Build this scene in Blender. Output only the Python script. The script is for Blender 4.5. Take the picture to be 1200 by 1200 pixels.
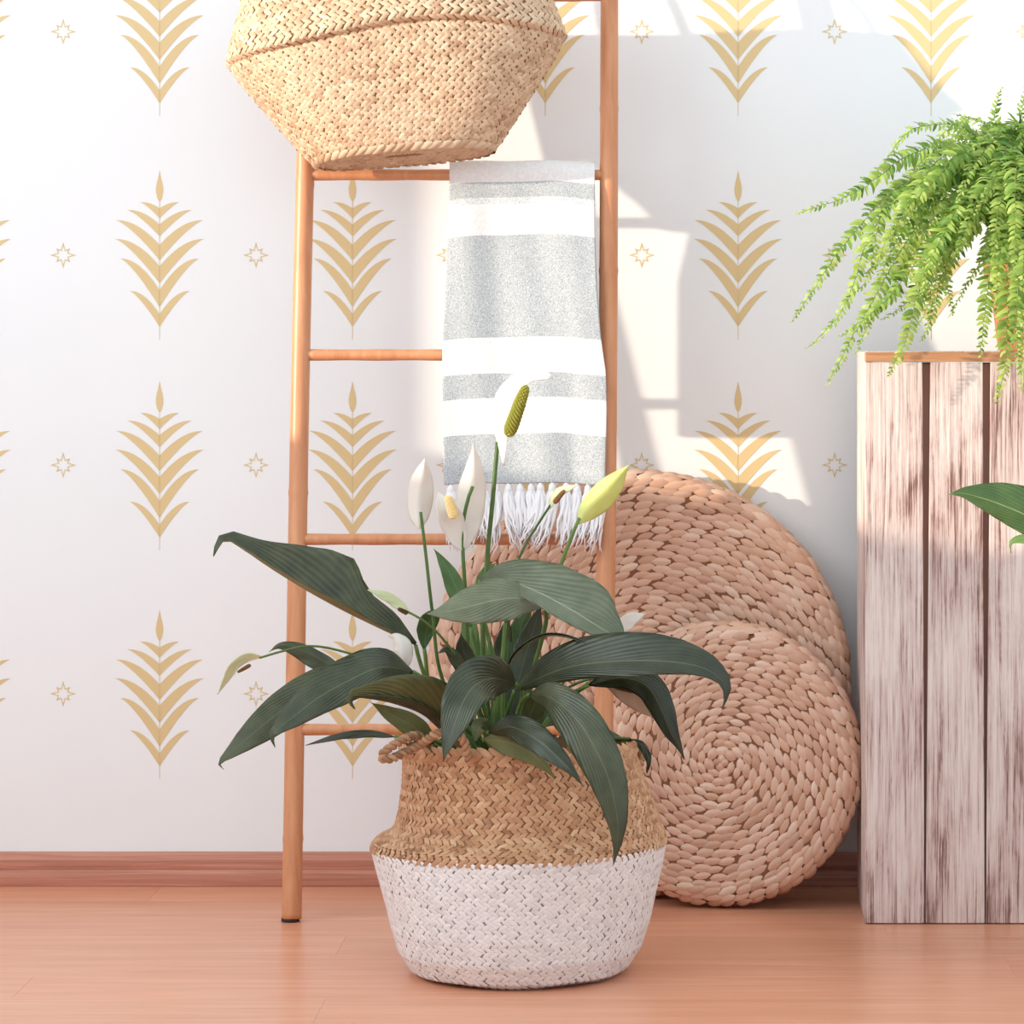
import bpy, math, random
import numpy as np
from mathutils import Vector, Matrix, noise

# ------------------------------------------------------------------ camera, world, sun, exposure
scene = bpy.context.scene
for o in list(bpy.data.objects):
    bpy.data.objects.remove(o, do_unlink=True)
C = scene.collection
random.seed(7)
rng = np.random.default_rng(11)

CAM_D, CAM_H, FPX, VPX, VPY = 4.44, 0.707, 4000.0, 800.0, 400.0
cam_data = bpy.data.cameras.new('camera')
cam = bpy.data.objects.new('camera', cam_data)
C.objects.link(cam)
cam.location = (0, -CAM_D, CAM_H)
cam.rotation_euler = (math.pi / 2, 0, 0)
cam_data.sensor_width = 36.0
cam_data.lens = 36.0 * FPX / 1200.0
cam_data.shift_x = -(VPX - 600.0) / 1200.0
cam_data.shift_y = -(600.0 - VPY) / 1200.0
cam_data.clip_start = 0.05
scene.camera = cam

world = bpy.data.worlds.new('daylight')
scene.world = world
world.use_nodes = True
bg = world.node_tree.nodes['Background']
bg.inputs['Color'].default_value = (0.865, 0.985, 1.045, 1)
bg.inputs['Strength'].default_value = 1.23

sun_data = bpy.data.lights.new('sun', 'SUN')
sun_data.energy = 4.3
sun_data.angle = math.radians(0.9)
sun_data.color = (1.0, 0.87, 0.68)
sun = bpy.data.objects.new('sun', sun_data)
C.objects.link(sun)
SUN_K, SUN_M = 2.1, 0.34
sun.rotation_euler = Vector((SUN_K, 1.0, -SUN_M)).to_track_quat('-Z', 'Y').to_euler()
sun.location = (-3, -1.5, 2)

# daylight of the sky falling through the window in the left wall
sky_data = bpy.data.lights.new('window_daylight', 'AREA')
sky_data.shape = 'RECTANGLE'
sky_data.size, sky_data.size_y = 1.4, 2.3
sky_data.energy = 29
sky_data.color = (0.90, 0.99, 1.02)
sky = bpy.data.objects.new('window_daylight', sky_data)
C.objects.link(sky)
sky.location = (-1.75, -1.8, 1.5)
sky.rotation_euler = (0, math.radians(-90), 0)

scene.view_settings.view_transform = 'Standard'
scene.view_settings.look = 'None'
scene.view_settings.exposure = 0.0
scene.view_settings.gamma = 1.0
scene.view_settings.use_curve_mapping = False


# ------------------------------------------------------------------ helpers
def at(px, py, s):
    """photo pixel plus distance s (m) in front of the back wall -> world point"""
    d = CAM_D - s
    return Vector(((px - VPX) * d / FPX, -s, CAM_H - (py - VPY) * d / FPX))


def pxm(s):
    return (CAM_D - s) / FPX


def lin(r, g, b):
    f = lambda c: c / 12.92 if c <= 0.04045 else ((c + 0.055) / 1.055) ** 2.4
    return (f(r / 255), f(g / 255), f(b / 255), 1)


def tag(o, label=None, cat=None, group=None, kind=None):
    if label: o['label'] = label
    if cat: o['category'] = cat
    if group: o['group'] = group
    if kind: o['kind'] = kind
    return o


def thing(name, loc, label, cat, group=None):
    o = bpy.data.objects.new(name, None)
    o.empty_display_size = 0.05
    C.objects.link(o)
    o.location = loc
    return tag(o, label, cat, group)


def link(name, mesh, mats, parent=None, smooth=True):
    """mesh given in world coordinates -> object; parts keep world place under their parent"""
    for m in (mats if isinstance(mats, (list, tuple)) else [mats]):
        if m.name not in mesh.materials:
            mesh.materials.append(m)
    o = bpy.data.objects.new(name, mesh)
    C.objects.link(o)
    if smooth:
        mesh.polygons.foreach_set('use_smooth', [True] * len(mesh.polygons))
    if parent is not None:
        attach(o, parent)
    return o


def world_of(o):
    m = Matrix.LocRotScale(o.location, o.rotation_euler, o.scale)
    return (world_of(o.parent) @ o.matrix_parent_inverse @ m) if o.parent else m


def attach(o, parent):
    o.parent = parent
    o.matrix_parent_inverse = world_of(parent).inverted()


def pymesh(name, verts, faces):
    me = bpy.data.meshes.new(name)
    me.from_pydata([tuple(v) for v in verts], [], faces)
    me.update()
    return me


def fastmesh(name, V, Q, tone=None):
    me = bpy.data.meshes.new(name)
    V = np.asarray(V, dtype=np.float32).reshape(-1, 3)
    Q = np.asarray(Q, dtype=np.int32).reshape(-1, 4)
    me.vertices.add(len(V)); me.vertices.foreach_set('co', V.ravel())
    me.loops.add(Q.size); me.loops.foreach_set('vertex_index', Q.ravel())
    me.polygons.add(len(Q)); me.polygons.foreach_set('loop_start', np.arange(0, Q.size, 4, dtype=np.int32))
    if tone is not None:
        a = me.attributes.new('tone', 'FLOAT', 'POINT')
        a.data.foreach_set('value', np.asarray(tone, dtype=np.float32))
    me.update(calc_edges=True)
    me.validate()
    return me


class MB:
    def __init__(self): self.v, self.f = [], []
    def box(self, x0, x1, y0, y1, z0, z1, bev=0.0):
        b = len(self.v)
        if bev <= 0:
            for z in (z0, z1):
                for (x, y) in ((x0, y0), (x1, y0), (x1, y1), (x0, y1)): self.v.append((x, y, z))
            for q in ((3, 2, 1, 0), (4, 5, 6, 7), (0, 1, 5, 4), (1, 2, 6, 5), (2, 3, 7, 6), (3, 0, 4, 7)):
                self.f.append(tuple(b + i for i in q))
            return self
        e = bev
        ring = [(x0 + e, y0), (x1 - e, y0), (x1, y0 + e), (x1, y1 - e), (x1 - e, y1), (x0 + e, y1), (x0, y1 - e), (x0, y0 + e)]
        cx, cy = (x0 + x1) / 2, (y0 + y1) / 2
        def ins(p, d): return (p[0] + (d if p[0] < cx else -d), p[1] + (d if p[1] < cy else -d))
        for z, d in ((z0, e), (z0 + e, 0), (z1 - e, 0), (z1, e)):
            for p in ring:
                q = ins(p, d) if d else p
                self.v.append((q[0], q[1], z))
        for k in range(3):
            for i in range(8):
                j = (i + 1) % 8
                self.f.append((b + k * 8 + i, b + k * 8 + j, b + k * 8 + 8 + j, b + k * 8 + 8 + i))
        self.f.append(tuple(b + i for i in reversed(range(8))))
        self.f.append(tuple(b + 24 + i for i in range(8)))
        return self
    def tube(self, pts, radii, n=12, cap=True):
        pts = [Vector(p) for p in pts]
        b = len(self.v)
        up = None
        for i, p in enumerate(pts):
            t = (pts[min(i + 1, len(pts) - 1)] - pts[max(i - 1, 0)]).normalized()
            if up is None:
                up = Vector((0, 1, 0)) if abs(t.y) < 0.9 else Vector((1, 0, 0))
            a = (up - t * up.dot(t)).normalized(); up = a
            c = t.cross(a)
            r = radii[i] if hasattr(radii, '__len__') else radii
            for k in range(n):
                th = 2 * math.pi * k / n
                self.v.append(tuple(p + a * (r * math.cos(th)) + c * (r * math.sin(th))))
        for i in range(len(pts) - 1):
            for k in range(n):
                j = (k + 1) % n
                self.f.append((b + i * n + k, b + i * n + j, b + (i + 1) * n + j, b + (i + 1) * n + k))
        if cap:
            self.f.append(tuple(b + k for k in reversed(range(n))))
            self.f.append(tuple(b + (len(pts) - 1) * n + k for k in range(n)))
        return self
    def build(self, name, mats, parent=None, smooth=False):
        return link(name, pymesh(name, self.v, self.f), mats, parent, smooth)


def spline(pts, n):
    """Catmull-Rom through pts, resampled evenly to n points"""
    P = [Vector(p) for p in pts]
    if len(P) == 2:
        return [P[0].lerp(P[1], i / (n - 1)) for i in range(n)]
    E = [P[0] * 2 - P[1]] + P + [P[-1] * 2 - P[-2]]
    out = []
    for i in range(1, len(E) - 2):
        a, b, c, d = E[i - 1], E[i], E[i + 1], E[i + 2]
        for k in range(16):
            t = k / 16
            out.append(0.5 * ((2 * b) + (c - a) * t + (2 * a - 5 * b + 4 * c - d) * t * t + (3 * b - a - 3 * c + d) * t ** 3))
    out.append(P[-1])
    L = [0]
    for i in range(1, len(out)): L.append(L[-1] + (out[i] - out[i - 1]).length)
    res, j = [], 0
    for i in range(n):
        s = L[-1] * i / (n - 1)
        while j < len(L) - 2 and L[j + 1] < s: j += 1
        w = (s - L[j]) / max(L[j + 1] - L[j], 1e-9)
        res.append(out[j].lerp(out[j + 1], min(max(w, 0), 1)))
    return res


def interp(t, table):
    for (a, va), (b, vb) in zip(table, table[1:]):
        if t <= b:
            return va + (vb - va) * (t - a) / max(b - a, 1e-9)
    return table[-1][1]


# ------------------------------------------------------------------ materials
class NT:
    def __init__(self, name, rough=0.5, spec=0.5):
        self.m = bpy.data.materials.new(name); self.m.use_nodes = True
        self.t = self.m.node_tree
        self.b = self.t.nodes['Principled BSDF']
        self.b.inputs['Roughness'].default_value = rough
        self.b.inputs['Specular IOR Level'].default_value = spec
    def n(self, typ, **kw):
        x = self.t.nodes.new(typ)
        for k, v in kw.items(): setattr(x, k, v)
        return x
    def l(self, a, b): self.t.links.new(a, b)
    def math(self, op, a, b=None, c=None):
        x = self.n('ShaderNodeMath', operation=op)
        for i, v in enumerate((a, b, c)):
            if v is None: continue
            if isinstance(v, (int, float)): x.inputs[i].default_value = v
            else: self.l(v, x.inputs[i])
        return x.outputs[0]
    def coords(self, kind='Object', scale=(1, 1, 1), loc=(0, 0, 0)):
        tc = self.n('ShaderNodeTexCoord'); mp = self.n('ShaderNodeMapping')
        mp.inputs['Scale'].default_value = scale
        mp.inputs['Location'].default_value = loc
        self.l(tc.outputs[kind], mp.inputs['Vector'])
        return mp.outputs[0]
    def noise(self, vec, scale, detail=4, rough=0.55, dist=0.0):
        x = self.n('ShaderNodeTexNoise')
        x.inputs['Scale'].default_value = scale; x.inputs['Detail'].default_value = detail
        x.inputs['Roughness'].default_value = rough; x.inputs['Distortion'].default_value = dist
        if vec is not None: self.l(vec, x.inputs['Vector'])
        return x.outputs['Fac']
    def ramp(self, fac, stops):
        x = self.n('ShaderNodeValToRGB')
        e = x.color_ramp.elements
        while len(e) < len(stops): e.new(0.5)
        for k, (p, c) in zip(e, stops): k.position = p; k.color = c
        self.l(fac, x.inputs[0])
        return x.outputs[0]
    def mix(self, fac, a, b, mode='MIX'):
        x = self.n('ShaderNodeMix', data_type='RGBA', blend_type=mode)
        if isinstance(fac, (int, float)): x.inputs[0].default_value = fac
        else: self.l(fac, x.inputs[0])
        for i, v in ((6, a), (7, b)):
            if isinstance(v, tuple): x.inputs[i].default_value = v
            else: self.l(v, x.inputs[i])
        return x.outputs[2]
    def color(self, c):
        if isinstance(c, tuple): self.b.inputs['Base Color'].default_value = c
        else: self.l(c, self.b.inputs['Base Color'])
    def bump(self, h, strength=0.3, dist=0.002):
        x = self.n('ShaderNodeBump')
        x.inputs['Strength'].default_value = strength; x.inputs['Distance'].default_value = dist
        self.l(h, x.inputs['Height']); self.l(x.outputs[0], self.b.inputs['Normal'])


def mat_wall():
    m = NT('wall_paint', 0.75, 0.2)
    v = m.coords('Object')
    m.color(m.ramp(m.noise(v, 3), [(0.3, lin(238, 238, 240)), (0.7, lin(242, 242, 243))]))
    m.bump(m.noise(v, 240, 3), 0.12, 0.0008)
    return m.m

def mat_flat(name, c, rough=0.7, spec=0.3):
    m = NT(name, rough, spec); m.color(c); return m.m

def mat_floor():
    m = NT('laminate_floor', 0.3, 0.5)
    oi = m.n('ShaderNodeObjectInfo')
    tc = m.n('ShaderNodeTexCoord')
    add = m.n('ShaderNodeVectorMath', operation='ADD')
    sc = m.n('ShaderNodeVectorMath', operation='SCALE'); 
    cmb = m.n('ShaderNodeCombineXYZ')
    m.l(m.math('MULTIPLY', oi.outputs['Random'], 17.0), cmb.inputs[0]); m.l(m.math('MULTIPLY', oi.outputs['Random'], 5.0), cmb.inputs[2])
    m.l(tc.outputs['Object'], add.inputs[0]); m.l(cmb.outputs[0], add.inputs[1])
    mp = m.n('ShaderNodeMapping'); mp.inputs['Scale'].default_value = (1.4, 26, 26)
    m.l(add.outputs[0], mp.inputs['Vector'])
    g = m.noise(mp.outputs[0], 2.2, 6, 0.6, 0.6)
    mp2 = m.n('ShaderNodeMapping'); mp2.inputs['Scale'].default_value = (3, 120, 120)
    m.l(add.outputs[0], mp2.inputs['Vector'])
    f = m.noise(mp2.outputs[0], 2, 3)
    base = m.ramp(g, [(0.25, lin(210, 144, 112)), (0.5, lin(223, 158, 125)), (0.75, lin(234, 176, 145))])
    fine = m.ramp(f, [(0.3, lin(232, 222, 216)), (0.65, lin(255, 253, 252))])
    c = m.mix(0.75, base, fine, 'MULTIPLY')
    tintv = m.ramp(oi.outputs['Random'], [(0, (0.95, 0.94, 0.94, 1)), (1, (1.03, 1.0, 1.0, 1))])
    m.color(m.mix(1.0, c, tintv, 'MULTIPLY'))
    m.bump(f, 0.05, 0.0005)
    return m.m

def mat_wood(name, cols, axis_scale, scale=3.0, rough=0.45, spec=0.4, bump=0.1, kind='Object'):
    m = NT(name, rough, spec)
    v = m.coords(kind, axis_scale)
    g = m.noise(v, scale, 6, 0.6, 0.8)
    m.color(m.ramp(g, [(0.25 + 0.5 * i / (len(cols) - 1), c) for i, c in enumerate(cols)]))
    m.bump(g, bump, 0.001)
    return m.m

def mat_bamboo():
    m = NT('bamboo_pole', 0.38, 0.45)
    v = m.coords('Object', (60, 60, 2.5))
    g = m.noise(v, 1.5, 5, 0.6, 0.4)
    v2 = m.coords('Object', (1, 1, 1))
    big = m.noise(v2, 7, 3)
    c = m.ramp(g, [(0.25, lin(190, 124, 84)), (0.5, lin(208, 144, 102)), (0.8, lin(220, 162, 120))])
    c = m.mix(m.math('MULTIPLY', big, 0.35), c, lin(184, 114, 78))
    m.color(c); m.bump(g, 0.06, 0.0006)
    return m.m

def mat_fibre(name, lo, mid, hi, rough=0.6, spec=0.3, fleck=True):
    """straw strands: colour from each strand's own tone"""
    m = NT(name, rough, spec)
    a = m.n('ShaderNodeAttribute', attribute_name='tone')
    v = m.coords('Object')
    nz = m.noise(v, 26, 3)
    t = m.math('ADD', m.math('MULTIPLY', a.outputs['Fac'], 0.7), m.math('MULTIPLY', nz, 0.45))
    m.color(m.ramp(t, [(0.2, lo), (0.55, mid), (0.95, hi)]))
    m.bump(m.noise(v, 900, 2), 0.15, 0.0005)
    return m.m

def mat_whitewash():
    m = NT('whitewashed_wood', 0.65, 0.25)
    oi = m.n('ShaderNodeObjectInfo')
    tc = m.n('ShaderNodeTexCoord'); add = m.n('ShaderNodeVectorMath', operation='ADD'); cmb = m.n('ShaderNodeCombineXYZ')
    for i, k in enumerate((13.0, 7.0, 29.0)): m.l(m.math('MULTIPLY', oi.outputs['Random'], k), cmb.inputs[i])
    m.l(tc.outputs['Object'], add.inputs[0]); m.l(cmb.outputs[0], add.inputs[1])
    def mp(s):
        x = m.n('ShaderNodeMapping'); x.inputs['Scale'].default_value = s; m.l(add.outputs[0], x.inputs['Vector']); return x.outputs[0]
    grain = m.noise(mp((130, 130, 3.2)), 1.6, 5, 0.65, 1.2)
    fine = m.noise(mp((520, 520, 9)), 1.2, 4, 0.75)
    patch = m.noise(mp((16, 16, 5)), 1.1, 5, 0.65, 0.4)
    wear = m.math('ADD', m.math('MULTIPLY', grain, 0.58), m.math('MULTIPLY', patch, 0.50))
    wear = m.math('ADD', wear, m.math('MULTIPLY', fine, 0.34))
    c = m.ramp(wear, [(0.565, lin(116, 82, 76)), (0.62, lin(166, 134, 126)), (0.67, lin(208, 184, 178)), (0.80, lin(232, 217, 210))])
    crack = m.ramp(m.noise(mp((95, 95, 2.0)), 2.6, 4, 0.7, 2.0), [(0.30, lin(120, 92, 86)), (0.36, (1, 1, 1, 1))])
    m.color(m.mix(0.6, c, crack, 'MULTIPLY'))
    m.bump(wear, 0.6, 0.003)
    return m.m

def mat_leaf(name, dark, light, rib, rough=0.34, transl=0.1, vein=0.35):
    m = NT(name, rough, 0.5)
    tc = m.n('ShaderNodeTexCoord'); sp = m.n('ShaderNodeSeparateXYZ')
    m.l(tc.outputs['UV'], sp.inputs[0])
    u = sp.outputs[0]
    av = m.math('ABSOLUTE', m.math('SUBTRACT', sp.outputs[1], 0.5))          # 0 rib .. 0.5 edge
    vein_c = m.math('SINE', m.math('MULTIPLY', m.math('SUBTRACT', u, m.math('MULTIPLY', m.math('POWER', av, 0.75), 1.25)), 62.0))
    nz = m.noise(m.coords('Object'), 38, 3)
    f = m.math('ADD', m.math('MULTIPLY', m.math('ADD', vein_c, 1.0), 0.5 * vein), m.math('MULTIPLY', nz, 1.0 - vein))
    oi = m.n('ShaderNodeObjectInfo')
    c = m.ramp(f, [(0.2, dark), (0.75, light)])
    c = m.mix(1.0, c, m.ramp(oi.outputs['Random'], [(0, (0.55, 0.58, 0.56, 1)), (0.6, (0.95, 0.95, 0.92, 1)), (1, (1.35, 1.28, 1.2, 1))]), 'MULTIPLY')
    ribf = m.math('LESS_THAN', av, 0.014)
    m.color(m.mix(m.math('MULTIPLY', ribf, 0.6), c, rib))
    m.bump(vein_c, 0.30, 0.0010)
    if transl > 0:
        out = m.t.nodes['Material Output']
        tr = m.n('ShaderNodeBsdfTranslucent'); m.l(m.mix(0.5, c, light), tr.inputs['Color'])
        mx = m.n('ShaderNodeMixShader'); mx.inputs[0].default_value = transl
        m.l(m.b.outputs[0], mx.inputs[1]); m.l(tr.outputs[0], mx.inputs[2]); m.l(mx.outputs[0], out.inputs[0])
    return m.m

def mat_soft(name, c0, c1, rough=0.5, transl=0.3, scale=40):
    m = NT(name, rough, 0.3)
    oi = m.n('ShaderNodeObjectInfo')
    nz = m.noise(m.coords('Object'), scale, 3)
    c = m.ramp(m.math('ADD', m.math('MULTIPLY', nz, 0.6), m.math('MULTIPLY', oi.outputs['Random'], 0.4)), [(0.25, c0), (0.75, c1)])
    m.color(c)
    if transl > 0:
        out = m.t.nodes['Material Output']
        tr = m.n('ShaderNodeBsdfTranslucent'); m.l(c, tr.inputs['Color'])
        mx = m.n('ShaderNodeMixShader'); mx.inputs[0].default_value = transl
        m.l(m.b.outputs[0], mx.inputs[1]); m.l(tr.outputs[0], mx.inputs[2]); m.l(mx.outputs[0], out.inputs[0])
    return m.m

def mat_fern():
    m = NT('fern_leaflet', 0.42, 0.4)
    a = m.n('ShaderNodeAttribute', attribute_name='tone')
    c = m.ramp(a.outputs['Fac'], [(0.1, lin(60, 98, 36)), (0.5, lin(116, 154, 60)), (0.95, lin(176, 198, 98))])
    m.color(c)
    out = m.t.nodes['Material Output']
    tr = m.n('ShaderNodeBsdfTranslucent'); m.l(c, tr.inputs['Color'])
    mx = m.n('ShaderNodeMixShader'); mx.inputs[0].default_value = 0.33
    m.l(m.b.outputs[0], mx.inputs[1]); m.l(tr.outputs[0], mx.inputs[2]); m.l(mx.outputs[0], out.inputs[0])
    return m.m

def mat_towel():
    """striped weave: v of the UV map is the length along the cloth in cm"""
    m = NT('striped_cotton', 0.9, 0.1)
    tc = m.n('ShaderNodeTexCoord'); sp = m.n('ShaderNodeSeparateXYZ')
    m.l(tc.outputs['UV'], sp.inputs[0])
    x = m.n('ShaderNodeValToRGB'); x.color_ramp.interpolation = 'CONSTANT'
    W, D, G = (0, 0, 0, 1), (1, 1, 1, 1), (0.62, 0.62, 0.62, 1)
    stops = TOWEL_STOPS
    e = x.color_ramp.elements
    while len(e) < len(stops): e.new(0.5)
    for k, (p, c) in zip(e, stops): k.position = p; k.color = {'W': W, 'D': D, 'G': G}[c]
    m.l(sp.outputs[1], x.inputs[0])
    v = m.coords('Object')
    fleck = m.noise(v, 700, 2, 0.8)
    grey = m.ramp(fleck, [(0.34, lin(146, 152, 156)), (0.5, lin(180, 183, 186)), (0.66, lin(212, 211, 212))])
    lightgrey = m.ramp(fleck, [(0.36, lin(176, 182, 186)), (0.62, lin(232, 231, 232))])
    white = m.ramp(m.noise(v, 260, 2), [(0.3, lin(226, 220, 220)), (0.7, lin(236, 232, 231))])
    g = m.mix(m.math('GREATER_THAN', x.outputs[0], 0.8), lightgrey, grey)
    m.color(m.mix(m.math('GREATER_THAN', x.outputs[0], 0.3), white, g))
    m.bump(m.noise(v, 800, 2), 0.5, 0.0012)
    return m.m

WALL = mat_wall()
PRINT = mat_flat('gold_print', lin(222, 195, 146), 0.6, 0.3)
FLOOR = mat_floor()
SUBFLOOR = mat_flat('subfloor_brown', lin(140, 92, 70), 0.8)  # brown slab under the floor boards
SKIRT = mat_wood('skirting_wood', [lin(162, 102, 82), lin(190, 126, 104), lin(208, 150, 128)], (1.6, 60, 60), 2.5, 0.45, 0.35)
BAMBOO = mat_bamboo()
RUBBER = mat_flat('dark_foot_pad', lin(58, 42, 40), 0.7)
STRAW = mat_fibre('seagrass', lin(172, 132, 102), lin(207, 172, 141), lin(226, 198, 168))
STRAW_POT = mat_fibre('seagrass_warm', lin(150, 102, 72), lin(192, 144, 108), lin(216, 178, 142))
STRAW_WHITE = mat_fibre('white_painted_seagrass', lin(214, 212, 213), lin(228, 226, 227), lin(238, 237, 238))
STRAW_DARK = mat_flat('seagrass_backing', lin(158, 116, 82), 0.85, 0.1)  # darker straw backing shell behind the strands
STRAW_WDARK = mat_flat('white_seagrass_backing', lin(194, 180, 176), 0.85, 0.1)
HYAC = mat_fibre('water_hyacinth', lin(194, 146, 120), lin(217, 172, 146), lin(230, 196, 174), 0.38, 0.55)
HYAC_DARK = mat_flat('water_hyacinth_core', lin(132, 90, 70), 0.85, 0.1)
ROPE = mat_fibre('seagrass_rope', lin(128, 92, 66), lin(168, 124, 92), lin(196, 158, 124))
WHITEWASH = mat_whitewash()
CRATE_IN = mat_flat('crate_inner_wood', lin(150, 116, 104), 0.8, 0.1)
CRATE_TOP = mat_wood('crate_top_wood', [lin(168, 118, 84), lin(190, 138, 100), lin(206, 158, 118)], (4, 60, 90), 2.5, 0.5, 0.3)
SOIL = mat_wood('potting_soil', [lin(34, 24, 20), lin(58, 42, 34), lin(84, 62, 48)], (1, 1, 1), 60, 0.95, 0.1, 0.8)
LEAF_T = mat_leaf('lily_leaf_top', lin(38, 45, 30), lin(80, 86, 60), lin(104, 112, 78), 0.32, 0.1, 0.2)
LEAF_U = mat_leaf('lily_leaf_underside', lin(92, 98, 56), lin(126, 128, 80), lin(156, 156, 108), 0.5, 0.12, 0.2)
LEAF_P = mat_leaf('pale_sheen_leaf_top', lin(92, 102, 76), lin(140, 144, 116), lin(160, 166, 132), 0.36, 0.14, 0.2)  # paler leaf copy, the grey sheen of lit leaves put into its colour
LEAF_Y = mat_leaf('young_leaf_top', lin(72, 108, 62), lin(120, 152, 92), lin(150, 172, 120), 0.4, 0.2)
STEM = mat_soft('lily_stem', lin(66, 92, 46), lin(112, 138, 72), 0.45, 0.0)
SPATHE = mat_soft('white_spathe', lin(232, 222, 212), lin(243, 237, 230), 0.5, 0.35)
SPATHE_Y = mat_soft('yellow_green_spathe', lin(206, 216, 120), lin(232, 236, 160), 0.5, 0.35)
SPATHE_G = mat_soft('pale_green_spathe', lin(206, 212, 164), lin(232, 232, 200), 0.5, 0.3)
SPATHE_P = mat_soft('faded_spathe', lin(204, 172, 148), lin(228, 200, 178), 0.55, 0.3)
SPADIX_G = mat_soft('olive_spadix', lin(104, 102, 30), lin(146, 142, 58), 0.6, 0.0, 300)
SPADIX_W = mat_soft('cream_spadix', lin(236, 204, 140), lin(246, 226, 176), 0.6, 0.0, 300)
SPADIX_B = mat_soft('brown_spadix', lin(96, 70, 40), lin(150, 108, 66), 0.6, 0.0, 300)
FERN = mat_fern()
RACHIS = mat_soft('fern_rachis', lin(104, 120, 56), lin(150, 150, 90), 0.6, 0.0)
TERRA = mat_wood('fern_pot_clay', [lin(176, 112, 80), lin(194, 130, 96)], (1, 1, 1), 20, 0.8, 0.2, 0.2)
GLAZE = mat_flat('white_glazed_pot', lin(224, 220, 218), 0.3, 0.5)

# ------------------------------------------------------------------ the room
wall_back = MB().box(-1.6, 2.3, 0.0, 0.12, 0.0, 2.5).build('wall_back', WALL)
tag(wall_back, 'white back wall with a gold palm and star print', kind='structure')

# printed motifs: thin ink shapes lying on the paper
def plume_mesh():
    # half shapes measured in photo pixels from the stem foot (x right, y up)
    V, F = [], []
    def strip(up, lo):
        b = len(V); n = len(up)
        for (x, y) in up + lo: V.append((x, 0, y))
        for i in range(n - 1): F.append((b + n + i, b + n + i + 1, b + i + 1, b + i))
    for (tx, ty, ny, by) in ((23, 161, 154, 142), (38, 152, 135, 121), (51, 140, 111, 93), (52, 118, 86, 66), (46, 95, 58, 38), (35, 57, 30, 15)):
        for sg in (1, -1):
            up, lo = [], []
            N = 12
            for i in range(N + 1):
                t = i / N
                # upper edge: from notch on the stem out to the tip, bowed upwards; lower edge from the V foot
                x = tx * t
                yu = ny + (ty - ny) * (1 - (1 - t) ** 1.9)
                yl = by + (ty - by) * (1 - (1 - t) ** 1.32)
                up.append((sg * x, yu + 0.6 * math.sin(math.pi * t))); lo.append((sg * x, min(yl, yu + 0.6 * math.sin(math.pi * t))))
            strip(up, lo) if sg > 0 else strip(lo, up)
    # bud
    L = [(-w, h) for (h, w) in ((162, 0.4), (166, 2.8), (172, 4.2), (177, 4.4), (184, 3.2), (190, 1.6), (198, 0.2))]
    strip([(-x, y) for x, y in L], L)
    strip([(0.35, 0), (0.35, 164)], [(-0.35, 0), (-0.35, 164)])
    k = pxm(0)
    return pymesh('palm_motif', [(x * k, 0, z * k) for x, y, z in V], F)

def star_mesh():
    V, F = [], []
    pts_o, pts_i = [], []
    for i in range(16):
        a = math.pi * i / 8
        r = (15.5 if i % 4 == 0 else 11.5) if i % 2 == 0 else 6.6
        ri = (11.2 if i % 4 == 0 else 8.0) if i % 2 == 0 else 5.1
        pts_o.append((r * math.sin(a), r * math.cos(a))); pts_i.append((ri * math.sin(a), ri * math.cos(a)))
    k = pxm(0)
    V = [(x * k, 0, y * k) for x, y in pts_o + pts_i]
    for i in range(16):
        j = (i + 1) % 16
        F.append((i, j, 16 + j, 16 + i))
    return pymesh('star_motif', V, F)

PM, SM_ = plume_mesh(), star_mesh()
for me in (PM, SM_): me.materials.append(PRINT)
for fy in (-388, -126, 136, 398, 645, 913):
    for i in range(-3, 11):
        o = bpy.data.objects.new('palm_motif', PM); C.objects.link(o)
        o.location = at(187 + 226 * i, fy, 0.0004); attach(o, wall_back)
for sy in (-487, -225, 37, 299, 545, 813):
    for i in range(-2, 12):
        o = bpy.data.objects.new('star_motif', SM_); C.objects.link(o)
        o.location = at(74 + 226 * i, sy, 0.0004); attach(o, wall_back)

# left wall (outside the picture) with the window the sun comes through
XL = -1.6
SILL, JAMB, HEAD, SEND = 0.755, 0.58, 2.25, 2.9
wl = MB()
wl.box(XL - 0.12, XL, -SEND, 0.0, 0.0, SILL)
wl.box(XL - 0.12, XL, -JAMB, 0.0, SILL, 2.5)
wl.box(XL - 0.12, XL, -SEND, -JAMB, HEAD, 2.5)
tag(wl.build('wall_left', WALL), kind='structure')
wf = MB()
wf.box(XL - 0.09, XL - 0.03, -JAMB - 0.04, -JAMB, SILL, HEAD, 0.004)
wf.box(XL - 0.09, XL - 0.03, -SEND, -JAMB - 0.04, SILL, SILL + 0.02, 0.004)
wf.box(XL - 0.09, XL - 0.03, -SEND, -JAMB - 0.04, HEAD - 0.04, HEAD, 0.004)
tag(wf.build('window_1', GLAZE), kind='structure')

floor = MB().box(-1.6, 2.3, -3.4, 0.0, -0.05, -0.0085).build('floor', SUBFLOOR)
tag(floor, 'orange-brown laminate floor', kind='structure')
BW = 0.128
for r in range(27):
    y1 = -0.001 - r * BW
    x = -1.6 - random.random() * 1.1
    while x < 2.3:
        x1 = min(x + 1.28, 2.3); x0 = max(x, -1.6)
        if x1 - x0 > 0.02:
            MB().box(x0 + 0.00005, x1 - 0.00005, y1 - BW + 0.00005, y1 - 0.00005, -0.008, 0.0, 0.0002).build('floor_board', FLOOR, floor)
        x += 1.28

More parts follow.
